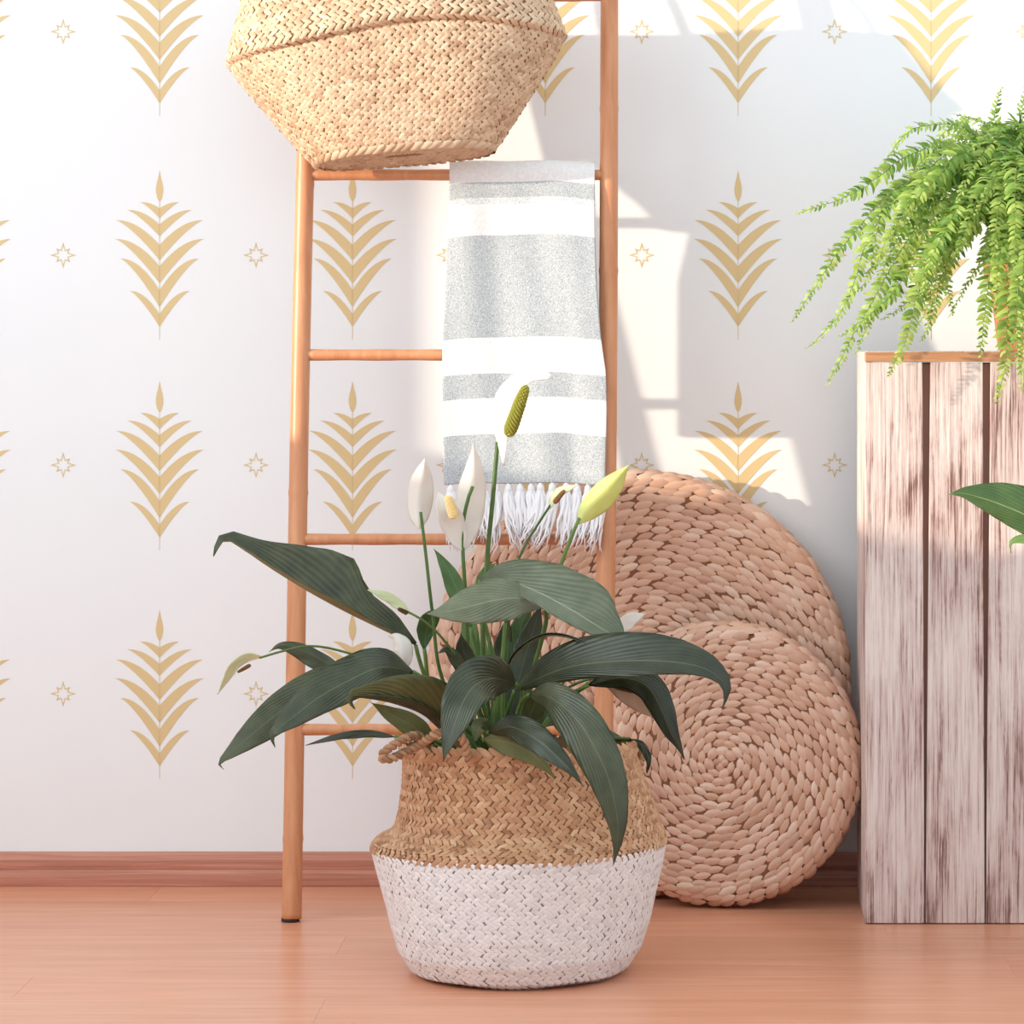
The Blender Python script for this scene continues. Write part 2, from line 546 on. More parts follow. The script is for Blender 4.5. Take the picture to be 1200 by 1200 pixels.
prof = [(0.0, 0.0), (0.0155, 0.0), (0.0165, 0.002), (0.0165, 0.012), (0.0155, 0.017), (0.013, 0.0205), (0.0115, 0.0215), (0.012, 0.023), (0.0125, 0.026), (0.0120, 0.034), (0.0095, 0.0395), (0.007, 0.042), (0.0, 0.0435)]
V = []; F = []
n = len(prof)
for x in (-1.6, 2.3):
    for (s, z) in prof: V.append((x, -s, z))
for i in range(n - 1): F.append((i, i + 1, n + i + 1, n + i))
F.append(tuple(range(n))); F.append(tuple(n + i for i in reversed(range(n))))
tag(link('baseboard_back', pymesh('baseboard_back', V, F), SKIRT, None, False), 'reddish wooden two-step baseboard along the wall', kind='structure')


# ------------------------------------------------------------------ ladder
def lad_s(z): return 0.28 - 0.13 * z
ladder = thing('bamboo_ladder', (-0.287, -0.28, 0), 'tall orange bamboo ladder leaning against the patterned wall', 'ladder')
NODES = {-0.478: (0.10, 0.52, 0.905, 1.35), -0.0985: (0.33, 0.795, 1.0, 1.42)}
for xr in (-0.478, -0.0985):
    P, R = [], []
    z = 0.003
    while z < 1.9:
        r = 0.0122 - 0.0008 * z
        for nz in NODES[xr]:
            r += 0.0008 * math.exp(-((z - nz) / 0.004) ** 2)
        P.append((xr + 0.006 * z + 0.0015 * math.sin(4 * z + xr * 9), -lad_s(z), z)); R.append(r); z += 0.006
    MB().tube(P, R, 20).build('rail', BAMBOO, ladder, True)
    MB().tube([(xr, -lad_s(0), 0.0), (xr, -lad_s(0.004), 0.004)], 0.0112, 20).build('foot_pad', RUBBER, ladder, False)
RUNGS = [at(0, y, s).z for y, s in ((855, 0.25), (632, 0.22), (416, 0.19), (205, 0.16))] + [1.143, 1.37, 1.6, 1.82]
for z in RUNGS:
    x0, x1 = -0.478 + 0.006 * z, -0.0985 + 0.006 * z
    P = [(x0 + (x1 - x0) * i / 24, -lad_s(z), z) for i in range(25)]
    R = [0.0070 + 0.0003 * math.sin(i * 1.3) for i in range(25)]
    MB().tube(P, R, 16).build('rung', BAMBOO, ladder, True)


# ------------------------------------------------------------------ woven strands
_tl = np.linspace(-1, 1, 5); _ta = np.array([-1.0, 0.0, 1.0])
_tp = np.array([[l, a * math.sqrt(max(1 - (0.93 * l) ** 2, 0.0)) , (1 - abs(a)) * math.sqrt(max(1 - (0.97 * l) ** 2, 0.02))] for l in _tl for a in _ta])
_tq = np.array([[i * 3 + k, (i + 1) * 3 + k, (i + 1) * 3 + k + 1, i * 3 + k + 1] for i in range(4) for k in range(2)])

def stitches(cen, e1, e2, nn, length, width, height, tone):
    """each strand: a low dome at cen, long axis e1, across e2, out of the surface nn"""
    cen, e1, e2, nn = map(np.asarray, (cen, e1, e2, nn))
    N = len(cen)
    length, width, height = (np.broadcast_to(np.asarray(x, float), (N,)) for x in (length, width, height))
    V = (cen[:, None, :] + e1[:, None, :] * (_tp[None, :, 0, None] * length[:, None, None] / 2)
         + e2[:, None, :] * (_tp[None, :, 1, None] * width[:, None, None] / 2)
         + nn[:, None, :] * (_tp[None, :, 2, None] * height[:, None, None]))
    Q = (_tq[None] + (np.arange(N) * 15)[:, None, None])
    return V.reshape(-1, 3), Q.reshape(-1, 4), np.repeat(tone, 15)

def weave(surf, t0, t1, arc, girth, row_h, pitch, slant=36, over=1.3, height=0.0016, phase=0):
    """rows of slanted strands on surf(theta, t) -> herringbone; arc(t0,t1) gives the length"""
    rows = max(int(round(arc / row_h)), 1)
    cen, E1, E2, NN, LN, WD = [], [], [], [], [], []
    for r in range(rows):
        t = t0 + (t1 - t0) * (r + 0.5) / rows
        n = int(round(girth(t) / pitch))
        sgn = 1 if (r + phase) % 2 == 0 else -1
        for i in range(n):
            th = 2 * math.pi * (i + 0.5 * (((r + phase) // 2) % 2) + 0.12 * random.uniform(-1, 1)) / n
            p = surf(th, t); a = surf(th + 0.01, t) - surf(th - 0.01, t); b = surf(th, min(t + 0.004, 1)) - surf(th, max(t - 0.004, 0))
            gl = a.length / 0.02 * 2 * math.pi / n
            a.normalize(); b = (b - a * b.dot(a)).normalized(); nn = a.cross(b)
            al = math.radians(slant + random.uniform(-5, 5)) * sgn
            d1 = a * math.cos(al) + b * math.sin(al); d2 = nn.cross(d1)
            cen.append(p + nn * 0.0002); E1.append(d1); E2.append(d2); NN.append(nn)
            LN.append(gl * over * random.uniform(0.92, 1.1)); WD.append(row_h * random.uniform(0.98, 1.18))
    tone = np.clip(rng.normal(0.5, 0.2, len(cen)), 0, 1)
    return stitches(cen, E1, E2, NN, LN, WD, height, tone)

def shell(surf, name, mats, parent, t0=0.0, t1=1.0, nu=72, nv=40, cap=False):
    V, F = [], []
    for j in range(nv + 1):
        for i in range(nu): V.append(surf(2 * math.pi * i / nu, t0 + (t1 - t0) * j / nv))
    for j in range(nv):
        for i in range(nu):
            k = (i + 1) % nu
            F.append((j * nu + i, j * nu + k, (j + 1) * nu + k, (j + 1) * nu + i))
    if cap: F.append(tuple(reversed(range(nu))))
    return link(name, pymesh(name, V, F), mats, parent)

def rope(pts, r, name, parent, turns_per_m=55, n=60, strands=2, mat=None):
    P = spline(pts, n)
    Vs, Fs, Ts = [], [], []
    L = sum((P[i + 1] - P[i]).length for i in range(n - 1))
    mb = MB()
    up = None; fr = []
    for i in range(n):
        t = (P[min(i + 1, n - 1)] - P[max(i - 1, 0)]).normalized()
        if up is None: up = Vector((0.3, 0.2, 1))
        a = (up - t * up.dot(t)).normalized(); up = a
        fr.append((a, t.cross(a)))
    for s in range(strands):
        Q = []
        for i in range(n):
            th = 2 * math.pi * (turns_per_m * L * i / (n - 1) + s / strands)
            Q.append(P[i] + fr[i][0] * (0.55 * r * math.cos(th)) + fr[i][1] * (0.55 * r * math.sin(th)))
        mb.tube(Q, 0.6 * r, 7)
    o = mb.build(name, mat or ROPE, parent, True)
    a = o.data.attributes.new('tone', 'FLOAT', 'POINT')
    a.data.foreach_set('value', [0.5 + 0.3 * math.sin(i * 0.013) for i in range(len(o.data.vertices))])
    return o


# ------------------------------------------------------------------ plant basket (white below, natural above)
BC = Vector((at(608, 0, 0.61).x, -0.61, 0.0))
LOW = [(0.098, 0.0), (0.112, 0.0015), (0.124, 0.009), (0.136, 0.028), (0.1445, 0.055), (0.1515, 0.085), (0.159, 0.115), (0.1645, 0.139), (0.1655, 0.144)]
UPL = [(0.1655, 0.1435), (0.1640, 0.1475), (0.158, 0.1535), (0.1445, 0.158), (0.1365, 0.166), (0.132, 0.182), (0.1295, 0.205), (0.129, 0.228), (0.131, 0.247)]
UPR = [(0.1655, 0.1435), (0.1645, 0.1475), (0.162, 0.155), (0.158, 0.164), (0.153, 0.176), (0.146, 0.194), (0.139, 0.213), (0.132, 0.234), (0.128, 0.249)]
def prof_at(tab, t):
    L = [0]
    for a, b in zip(tab, tab[1:]): L.append(L[-1] + math.hypot(a[0] - b[0], a[1] - b[1]))
    s = t * L[-1]
    for i in range(len(tab) - 1):
        if s <= L[i + 1] + 1e-9:
            w = (s - L[i]) / (L[i + 1] - L[i])
            return (tab[i][0] + (tab[i + 1][0] - tab[i][0]) * w, tab[i][1] + (tab[i + 1][1] - tab[i][1]) * w)
    return tab[-1]
def low_surf(th, t):
    r, z = prof_at(LOW, t)
    r *= 1 + 0.012 * math.sin(3 * th + 1) * (1 - abs(2 * t - 1)) + 0.006 * math.sin(7 * th)
    z += 0.0035 * t * math.cos(th) + (0.002 + 0.002 * math.sin(5 * th)) * max(0, 1 - 6 * t)
    return BC + Vector((r * math.cos(th), r * math.sin(th), z))
def up_surf(th, t):
    (ra, za), (rb, zb) = prof_at(UPL, t), prof_at(UPR, t)
    w = 0.5 + 0.5 * math.cos(th)
    r, z = ra + (rb - ra) * w, za + (zb - za) * w
    front = 0.5 - 0.5 * math.sin(th)
    z += 0.016 * front * t ** 1.5 + 0.0035 * (1 - t) * math.cos(th)
    r *= 1 + 0.010 * math.sin(2 * th + 4 * t) * math.sin(math.pi * t)
    return BC + Vector((r * math.cos(th), r * math.sin(th), z))

pot = thing('belly_basket', BC, 'round seagrass belly basket with white lower half holding the peace lily', 'basket')
shell(lambda th, t: low_surf(th, t) + (BC + Vector((0, 0, 0.07)) - low_surf(th, t)) * 0.008, 'lower_body', STRAW_WDARK, pot, cap=True)
shell(lambda th, t: up_surf(th, t) + (BC + Vector((0, 0, 0.2)) - up_surf(th, t)) * 0.008, 'upper_body', STRAW_DARK, pot)
Vv, Qq, Tt = weave(low_surf, 0.0, 1.0, 0.178, lambda t: 2 * math.pi * prof_at(LOW, t)[0], 0.0056, 0.0092, 34, 1.45, 0.0010)
tag(link('white_weave', fastmesh('white_weave', Vv, Qq, Tt), STRAW_WHITE, pot), 'white painted seagrass strands', kind='stuff')
Vv, Qq, Tt = weave(up_surf, 0.0, 0.91, 0.105, lambda t: 2 * math.pi * 0.138, 0.0053, 0.0088, 38, 1.45, 0.0018)
tag(link('natural_weave', fastmesh('natural_weave', Vv, Qq, Tt), STRAW_POT, pot), 'natural brown seagrass strands', kind='stuff')
Vv, Qq, Tt = weave(up_surf, 0.90, 1.0, 0.0145, lambda t: 2 * math.pi * 0.131, 0.0073, 0.0125, 30, 1.5, 0.0042)
tag(link('braided_rim', fastmesh('braided_rim', Vv, Qq, Tt), STRAW_POT, pot), kind='stuff')
rope([at(496, 868, 0.70), at(487, 862, 0.72), at(470, 868, 0.74), at(452, 880, 0.75), at(447, 888, 0.75), at(458, 889, 0.75), at(476, 881, 0.735), at(492, 873, 0.73), at(510, 861, 0.745), at(527, 857, 0.75), at(541, 864, 0.75), at(546, 876, 0.748), at(549, 890, 0.743)], 0.0048, 'handle', pot, 70, 110)
rope([at(735, 872, 0.55), at(748, 880, 0.53), at(752, 892, 0.53), at(742, 900, 0.55)], 0.0045, 'handle', pot, 70, 40)
# soil
V = [BC + Vector((0.126 * math.cos(a) * k, 0.126 * math.sin(a) * k, 0.222 + 0.006 * (1 - k))) for k in (0.0, 0.5, 1.0) for a in [2 * math.pi * i / 40 for i in range(40)]]
F = [(j * 40 + i, j * 40 + (i + 1) % 40, (j + 1) * 40 + (i + 1) % 40, (j + 1) * 40 + i) for j in range(2) for i in range(40)]
soil_mesh = pymesh('soil', V, F)

# ------------------------------------------------------------------ leaves
PROF = [(0, 0.06), (0.06, 0.34), (0.15, 0.68), (0.28, 0.93), (0.42, 1.0), (0.55, 0.95), (0.68, 0.78), (0.8, 0.52), (0.9, 0.24), (0.96, 0.08), (1, 0.004)]

def blade(mids, wl, wr, rl, rr, name, parent, mats, pk=0.42, curl=0.0, n=30, thick=0.0007, wave=0.0012, tipcurl=None, seed=0, wprof=None):
    """leaf blade along mids [(px,py,s)]; wl/wr half widths in photo px at that distance; rl/rr roll of each half (deg)"""
    P = spline([at(*m) for m in mids], n)
    sc = pxm(sum(m[2] for m in mids) / len(mids))
    V, F, UV = [], [], []
    H = 5
    W = 2 * H + 1
    g = math.log(0.5) / math.log(1 - pk) if pk != 0.42 else None
    cam_dir = Vector((0, -1, 0))
    for i in range(n):
        t = i / (n - 1)
        T = (P[min(i + 1, n - 1)] - P[max(i - 1, 0)]).normalized()
        Tp = Vector((T.x, 0, T.z))
        if Tp.length < 0.05: Tp = Vector((T.x, 0, T.z + 0.05))
        Tp.normalize()
        L = Vector((-Tp.z, 0, Tp.x))
        dep = (cam_dir - T * cam_dir.dot(T)).normalized()
        tt = t
        if pk != 0.42:
            tt = t / pk * 0.42 if t < pk else 0.42 + (t - pk) / (1 - pk) * 0.58
        w = interp(t, wprof) if wprof else interp(tt, PROF)
        for j in range(-H, H + 1):
            u = abs(j) / H
            ww, ro, sg = (wl, rl, 1) if j > 0 else (wr, rr, -1)
            off = Vector((0, 0, 0)); steps = 4
            for q in range(steps):
                a = math.radians(ro + curl * (u * (q + 0.5) / steps))
                off += (L * (sg * math.cos(a)) + dep * math.sin(a)) * (u / steps)
            off *= ww * sc * w
            nrm = T.cross(L).normalized()
            wob = wave * math.sin(19 * t - 5 * u + seed) * u * w + wave * 0.8 * math.sin(7.3 * t + 1.7 * seed + (1.5 if j > 0 else 0)) * u * u
            off += dep * wob
            V.append(P[i] + off); UV.append((t, 0.5 + 0.5 * j / H))
    for i in range(n - 1):
        for j in range(W - 1):
            F.append((i * W + j, (i + 1) * W + j, (i + 1) * W + j + 1, i * W + j + 1))
    me = pymesh(name, V, F)
    uv = me.uv_layers.new(name='UVMap')
    for lp in me.loops: uv.data[lp.index].uv = UV[lp.vertex_index]
    o = link(name, me, mats, parent)
    md = o.modifiers.new('thickness', 'SOLIDIFY'); md.thickness = thick; md.offset = -1
    if len(mats) > 1: md.material_offset = 1
    return o

def stalk(pts, r, name, parent, mat=None, n=20, r1=None):
    P = spline([at(*p) for p in pts], n)
    r1 = r if r1 is None else r1
    return MB().tube(P, [r + (r1 - r) * i / (n - 1) for i in range(n)], 8).build(name, mat or STEM, parent, True)

def spadix(p0, p1, r, parent, mat):
    """knobbly spike: rounded body studded with small bumps"""
    a, b = at(*p0), at(*p1)
    n, k = 30, 18
    P = [a.lerp(b, i / (n - 1)) for i in range(n)]
    mb = MB()
    t = (b - a).normalized(); x = t.orthogonal().normalized(); y = t.cross(x)
    for i in range(n):
        f = i / (n - 1)
        rr = r * math.sqrt(max(1 - (2 * f - 1) ** 6, 0.02)) * (1 - 0.25 * f)
        for j in range(k):
            th = 2 * math.pi * j / k
            q = rr * (1 + (0.13 if (i + j) % 2 == 0 else -0.13))
            mb.v.append(tuple(P[i] + x * q * math.cos(th) + y * q * math.sin(th)))
    for i in range(n - 1):
        for j in range(k):
            mb.f.append((i * k + j, i * k + (j + 1) % k, (i + 1) * k + (j + 1) % k, (i + 1) * k + j))
    mb.f.append(tuple(reversed(range(k)))); mb.f.append(tuple((n - 1) * k + j for j in range(k)))
    return mb.build('spadix', mat, parent, False)

lily = thing('peace_lily', BC + Vector((0, 0, 0.225)), 'peace lily with dark green leaves and white flowers in the belly basket', 'plant')
link('soil', soil_mesh, SOIL, lily)
TU, UT = [LEAF_T, LEAF_U], [LEAF_U, LEAF_T]
YU = [LEAF_Y, LEAF_U]

def lily_leaf(mids, wl, wr, rl, rr, stem, mats=None, **kw):
    lily_leaf.k += 1
    o = blade(mids, wl, wr, rl, rr, 'leaf', lily, mats or TU, seed=lily_leaf.k, **kw)
    if stem:
        stalk(stem + [mids[0]], 0.0030, 'petiole', o, r1=0.0022)
    return o
lily_leaf.k = 0

# upper left, arching over the ladder rail
lily_leaf([(487, 756, .66), (445, 736, .68), (402, 715, .70), (360, 692, .72), (318, 666, .74), (287, 645, .75), (264, 633, .755), (250, 652, .76)], 40, 64, 108, -28, [(580, 890, .62), (535, 850, .63), (502, 800, .65), (492, 775, .655)], wave=.0016, wprof=[(0, .06), (.12, .40), (.24, .52), (.31, .72), (.37, 1.0), (.5, .92), (.65, .66), (.8, .34), (.9, .20), (.97, .08), (1, .004)])
# left pair drooping
lily_leaf([(430, 780, .66), (378, 802, .69), (335, 829, .71), (297, 859, .73), (270, 882, .74), (257, 894, .745), (262, 902, .745)], 26, 25, 20, -25, [(585, 890, .60), (520, 830, .62), (465, 782, .65)], pk=.4)
lily_leaf([(484, 787, .70), (446, 782, .74), (404, 800, .77), (371, 819, .79), (345, 839, .80), (327, 853, .81), (318, 862, .81), (322, 876, .81)], 25, 33, 18, -35, [(585, 890, .62), (545, 850, .65), (510, 805, .68)], pk=.42)
# underside showing
lily_leaf([(519, 858, .72), (495, 837, .75), (464, 825, .78), (436, 819, .80), (414, 817, .81), (412, 822, .81), (416, 831, .81)], 14, 50, 150, 12, [(560, 900, .66), (535, 880, .69)], UT, pk=.25, wave=.0005)
lily_leaf([(508, 872, .68), (483, 851, .70), (456, 836, .71), (434, 823, .72)], 13, 14, 20, -10, [(560, 900, .64), (530, 888, .66)], UT, pk=.35)
# front centre, hanging over the rim
lily_leaf([(604, 801, .70), (578, 795, .745), (557, 803, .78), (542, 824, .80), (531, 854, .81), (523, 878, .815), (519, 893, .815)], 27, 30, 18, -8, [(600, 890, .64), (606, 850, .66), (612, 812, .68)], pk=.42)
# upper centre
lily_leaf([(637, 709, .66), (612, 701, .68), (582, 703, .70), (548, 711, .72), (522, 717, .73), (500, 719, .735)], 27, 31, 18, -42, [(610, 890, .60), (622, 800, .61), (640, 730, .64)], [LEAF_P, LEAF_U], pk=.45)
# upper right, broad
lily_leaf([(562, 681, .62), (590, 679, .65), (628, 693, .69), (668, 714, .72), (702, 735, .735), (722, 746, .74), (734, 757, .745)], 46, 17, -22, 25, [(600, 890, .58), (585, 800, .57), (566, 720, .59)], [LEAF_P, LEAF_U], pk=.68)
# right, long horizontal
lily_leaf([(603, 809, .68), (640, 791, .72), (676, 780, .75), (726, 775, .78), (780, 775, .80), (822, 782, .81), (846, 797, .815), (851, 812, .815), (846, 832, .815)], 39, 19, -33, 22, [(600, 895, .63), (592, 850, .65)], pk=.5)
# narrow folded blade above it
lily_leaf([(590, 802, .66), (604, 768, .68), (632, 748, .70), (660, 746, .72), (697, 759, .74), (732, 778, .75)], 13, 12, 72, 100, [(598, 895, .62), (590, 850, .64)], pk=.5)
# right, hanging behind
lily_leaf([(690, 803, .60), (728, 794, .62), (758, 804, .63), (774, 829, .635), (786, 858, .64), (795, 874, .64), (802, 890, .64)], 19, 18, -15, -25, [(610, 895, .58), (640, 830, .58)], pk=.42)
# big dark front right leaf over the basket
lily_leaf([(620, 814, .74), (646, 818, .79), (678, 846, .83), (703, 888, .85), (717, 925, .858), (724, 965, .86), (723, 992, .86), (719, 1014, .86)], 27, 28, -22, -8, [(600, 895, .64), (604, 850, .68), (611, 824, .71)], pk=.45)
# lower front pair
lily_leaf([(572, 858, .74), (600, 852, .78), (631, 868, .82), (655, 889, .84), (672, 906, .85), (684, 922, .85)], 20, 16, -38, 12, [(590, 900, .66), (572, 875, .70)], pk=.42)
lily_leaf([(566, 866, .74), (598, 871, .76), (624, 884, .77), (640, 899, .775), (650, 913, .775)], 12, 15, -10, 5, [(585, 900, .66)], UT, pk=.4)
# small ones
lily_leaf([(738, 866, .58), (752, 874, .585), (760, 890, .59), (758, 906, .59)], 5, 5, -20, 10, [(640, 895, .57), (700, 868, .57)], pk=.4)
lily_leaf([(552, 735, .58), (540, 702, .58), (527, 672, .58), (516, 654, .58), (508, 643, .58)], 12, 11, 10, -20, [(585, 890, .58), (565, 800, .58)], YU, pk=.42)
lily_leaf([(408, 792, .54), (378, 774, .54), (348, 759, .54), (328, 756, .54), (315, 764, .54)], 14, 9, 10, -30, [(575, 890, .56), (480, 805, .55)], pk=.4)
lily_leaf([(462, 863, .62), (430, 859, .62), (395, 863, .62), (358, 873, .62)], 9, 7, 62, -60, [(570, 895, .60), (510, 868, .61)], pk=.4)
lily_leaf([(497, 760, .62), (499, 744, .62), (503, 730, .625), (512, 720, .63), (521, 720, .63)], 13, 10, 20, -10, [(575, 890, .60), (510, 820, .61)], YU, pk=.55)
lily_leaf([(560, 806, .66), (552, 783, .66), (543, 762, .665), (540, 742, .67)], 12, 11, 10, -15, [(585, 890, .62)], pk=.5)
lily_leaf([(548, 800, .66), (535, 775, .67), (524, 762, .675), (513, 765, .68)], 7, 8, 20, -10, [(585, 890, .62)], pk=.5)
# inner, behind
lily_leaf([(596, 850, .56), (607, 800, .55), (620, 755, .54), (634, 708, .54)], 17, 17, 10, -15, [(595, 895, .57)], pk=.55)
lily_leaf([(588, 850, .54), (590, 800, .53), (590, 760, .52), (596, 718, .52)], 14, 13, 0, -10, [(592, 895, .57)], pk=.5)
lily_leaf([(556, 850, .56), (553, 805, .55), (552, 760, .55), (550, 715, .55), (556, 690, .55)], 12, 11, 10, -12, [(575, 895, .58)], YU, pk=.55)
lily_leaf([(600, 790, .53), (606, 758, .52), (612, 730, .52), (624, 706, .52)], 13, 13, 0, -20, [(595, 895, .56)], YU, pk=.5)
lily_leaf([(610, 868, .60), (618, 845, .61), (627, 824, .62), (634, 806, .63), (630, 798, .63)], 15, 16, 20, -15, [(598, 898, .58)], UT, pk=.45)
lily_leaf([(604, 858, .54), (650, 842, .54), (690, 852, .545), (720, 862, .55), (742, 873, .55)], 12, 10, -60, 40, [(600, 898, .56)], pk=.45)
lily_leaf([(556, 850, .70), (540, 835, .71), (528, 832, .71), (516, 838, .71)], 10, 9, 20, -20, [(575, 898, .66)], pk=.5)
lily_leaf([(574, 862, .70), (566, 850, .71), (560, 856, .73), (556, 870, .74)], 9, 10, 10, -10, [(580, 900, .66)], UT, pk=.5)
lily_leaf([(560, 700, .55), (566, 680, .55), (572, 668, .55), (580, 660, .55)], 8, 8, 0, -10, [(590, 890, .56), (572, 780, .55)], YU, pk=.5)
for (a, b, c) in (((575, 895, .63), (578, 820, .62), (573, 745, .61)), ((590, 895, .62), (586, 820, .62), (592, 730, .61)), ((600, 895, .60), (612, 830, .60), (640, 770, .60)), ((568, 895, .62), (545, 830, .60), (530, 790, .60)), ((606, 895, .60), (650, 835, .58), (690, 800, .59)), ((582, 895, .62), (580, 840, .64), (584, 790, .64))):
    stalk([a, b, c], 0.0034, 'stem', lily, r1=0.0022)

# flowers: stem > spathe, spadix
def flower(stem, sp_args, mat, spx=None, spm=None, r=0.0019):
    st = stalk(stem, r * 1.15, 'flower_stem', lily, n=28, r1=r * 0.9)
    for (mids, wl, wr, rl, rr, kw) in sp_args:
        flower.k += 1
        blade(mids, wl, wr, rl, rr, 'spathe', st, [mat], wave=0.0008, seed=flower.k, thick=0.0009, **kw)
    if spx:
        spadix(spx[0], spx[1], spx[2], st, spm)
    return st
flower.k = 0
flower([(582, 895, .62), (566, 780, .61), (570, 668, .61), (577, 590, .61), (583, 518, .61)],
       [([(590, 546, .62), (587, 520, .615), (584, 492, .61), (588, 466, .61), (602, 448, .615), (624, 437, .62), (648, 441, .625)], 10, 24, -30, 48, dict(wprof=[(0, .05), (.12, .35), (.3, .8), (.5, 1), (.72, .8), (.9, .5), (.97, .3), (1, .05)]))], SPATHE, ((595, 512, .63), (617, 451, .635), .0078), SPADIX_G, .0027)
flower([(575, 895, .63), (520, 800, .64), (507, 720, .645), (499, 650, .65), (493, 600, .65)],
       [([(491, 620, .645), (491, 596, .64), (493, 572, .64), (496, 552, .642), (498, 536, .645)], 23, 21, -28, -28, dict(pk=.45, curl=-30))], SPATHE)
flower([(580, 895, .64), (552, 790, .64), (545, 690, .65), (542, 625, .655), (547, 590, .657), (554, 570, .658)],
       [([(543, 646, .65), (545, 620, .645), (549, 590, .64), (554, 556, .64), (555, 536, .64), (555, 519, .64)], 20, 23, -22, -22, dict(pk=.42, curl=-20)),
        ([(542, 645, .655), (532, 620, .66), (524, 600, .665), (517, 585, .66), (513, 577, .655)], 15, 16, 20, -20, dict(pk=.5, curl=25))], SPATHE, ((533, 608, .675), (524, 580, .675), .0058), SPADIX_W, .0022)
flower([(596, 895, .60), (592, 770, .60), (604, 672, .62), (616, 638, .62), (632, 612, .62), (645, 592, .62)],
       [([(644, 596, .62), (646, 585, .62), (656, 574, .622), (677, 568, .625)], 4, 12, -30, 50, dict(pk=.4))], SPATHE_G, ((649, 590, .63), (662, 574, .63), .0030), SPADIX_B, .0015)
flower([(604, 895, .60), (632, 760, .61), (654, 675, .64), (666, 638, .645), (679, 607, .65)],
       [([(677, 614, .65), (688, 598, .65), (704, 580, .652), (722, 561, .655), (738, 544, .655)], 15, 23, -15, -25, dict(pk=.42, curl=-25))], SPATHE_Y, None, None, .0022)
flower([(578, 895, .63), (545, 790, .66), (520, 750, .68), (497, 728, .69), (478, 717, .69)],
       [([(480, 718, .69), (468, 708, .69), (452, 698, .692), (431, 691, .692)], 7, 6, 20, -30, dict(pk=.4))], SPATHE_G, ((478, 719, .694), (466, 713, .694), .0026), SPADIX_B, .0015)
flower([(572, 895, .64), (530, 840, .66), (495, 800, .68), (476, 786, .69)],
       [([(474, 788, .695), (473, 774, .70), (471, 758, .70), (463, 747, .695), (455, 746, .69)], 13, 14, -15, -25, dict(pk=.5, curl=-20))], SPATHE, None, None, .0016)
flower([(570, 895, .62), (500, 820, .62), (440, 778, .63), (400, 763, .635), (365, 757, .64), (335, 762, .64), (304, 771, .64)],
       [([(308, 770, .64), (292, 772, .64), (278, 780, .642), (267, 796, .642), (255, 814, .642)], 4, 10, -30, 40, dict(pk=.35))], SPATHE_G, ((294, 779, .645), (278, 788, .645), .0022), SPADIX_B, .0014)
flower([(612, 895, .57), (660, 800, .57), (705, 765, .57), (722, 748, .575)],
       [([(721, 750, .575), (726, 738, .575), (738, 726, .577), (757, 719, .58)], 9, 11, -25, 30, dict(pk=.45))], SPATHE, None, None, .0015)
flower([(612, 895, .59), (650, 820, .59), (690, 796, .60), (715, 801, .605)],
       [([(704, 796, .595), (722, 803, .595), (745, 820, .595), (766, 842, .595)], 12, 13, 10, -10, dict(pk=.5))], SPATHE_P, ((718, 803, .606), (744, 811, .606), .0032), SPADIX_B, .0016)


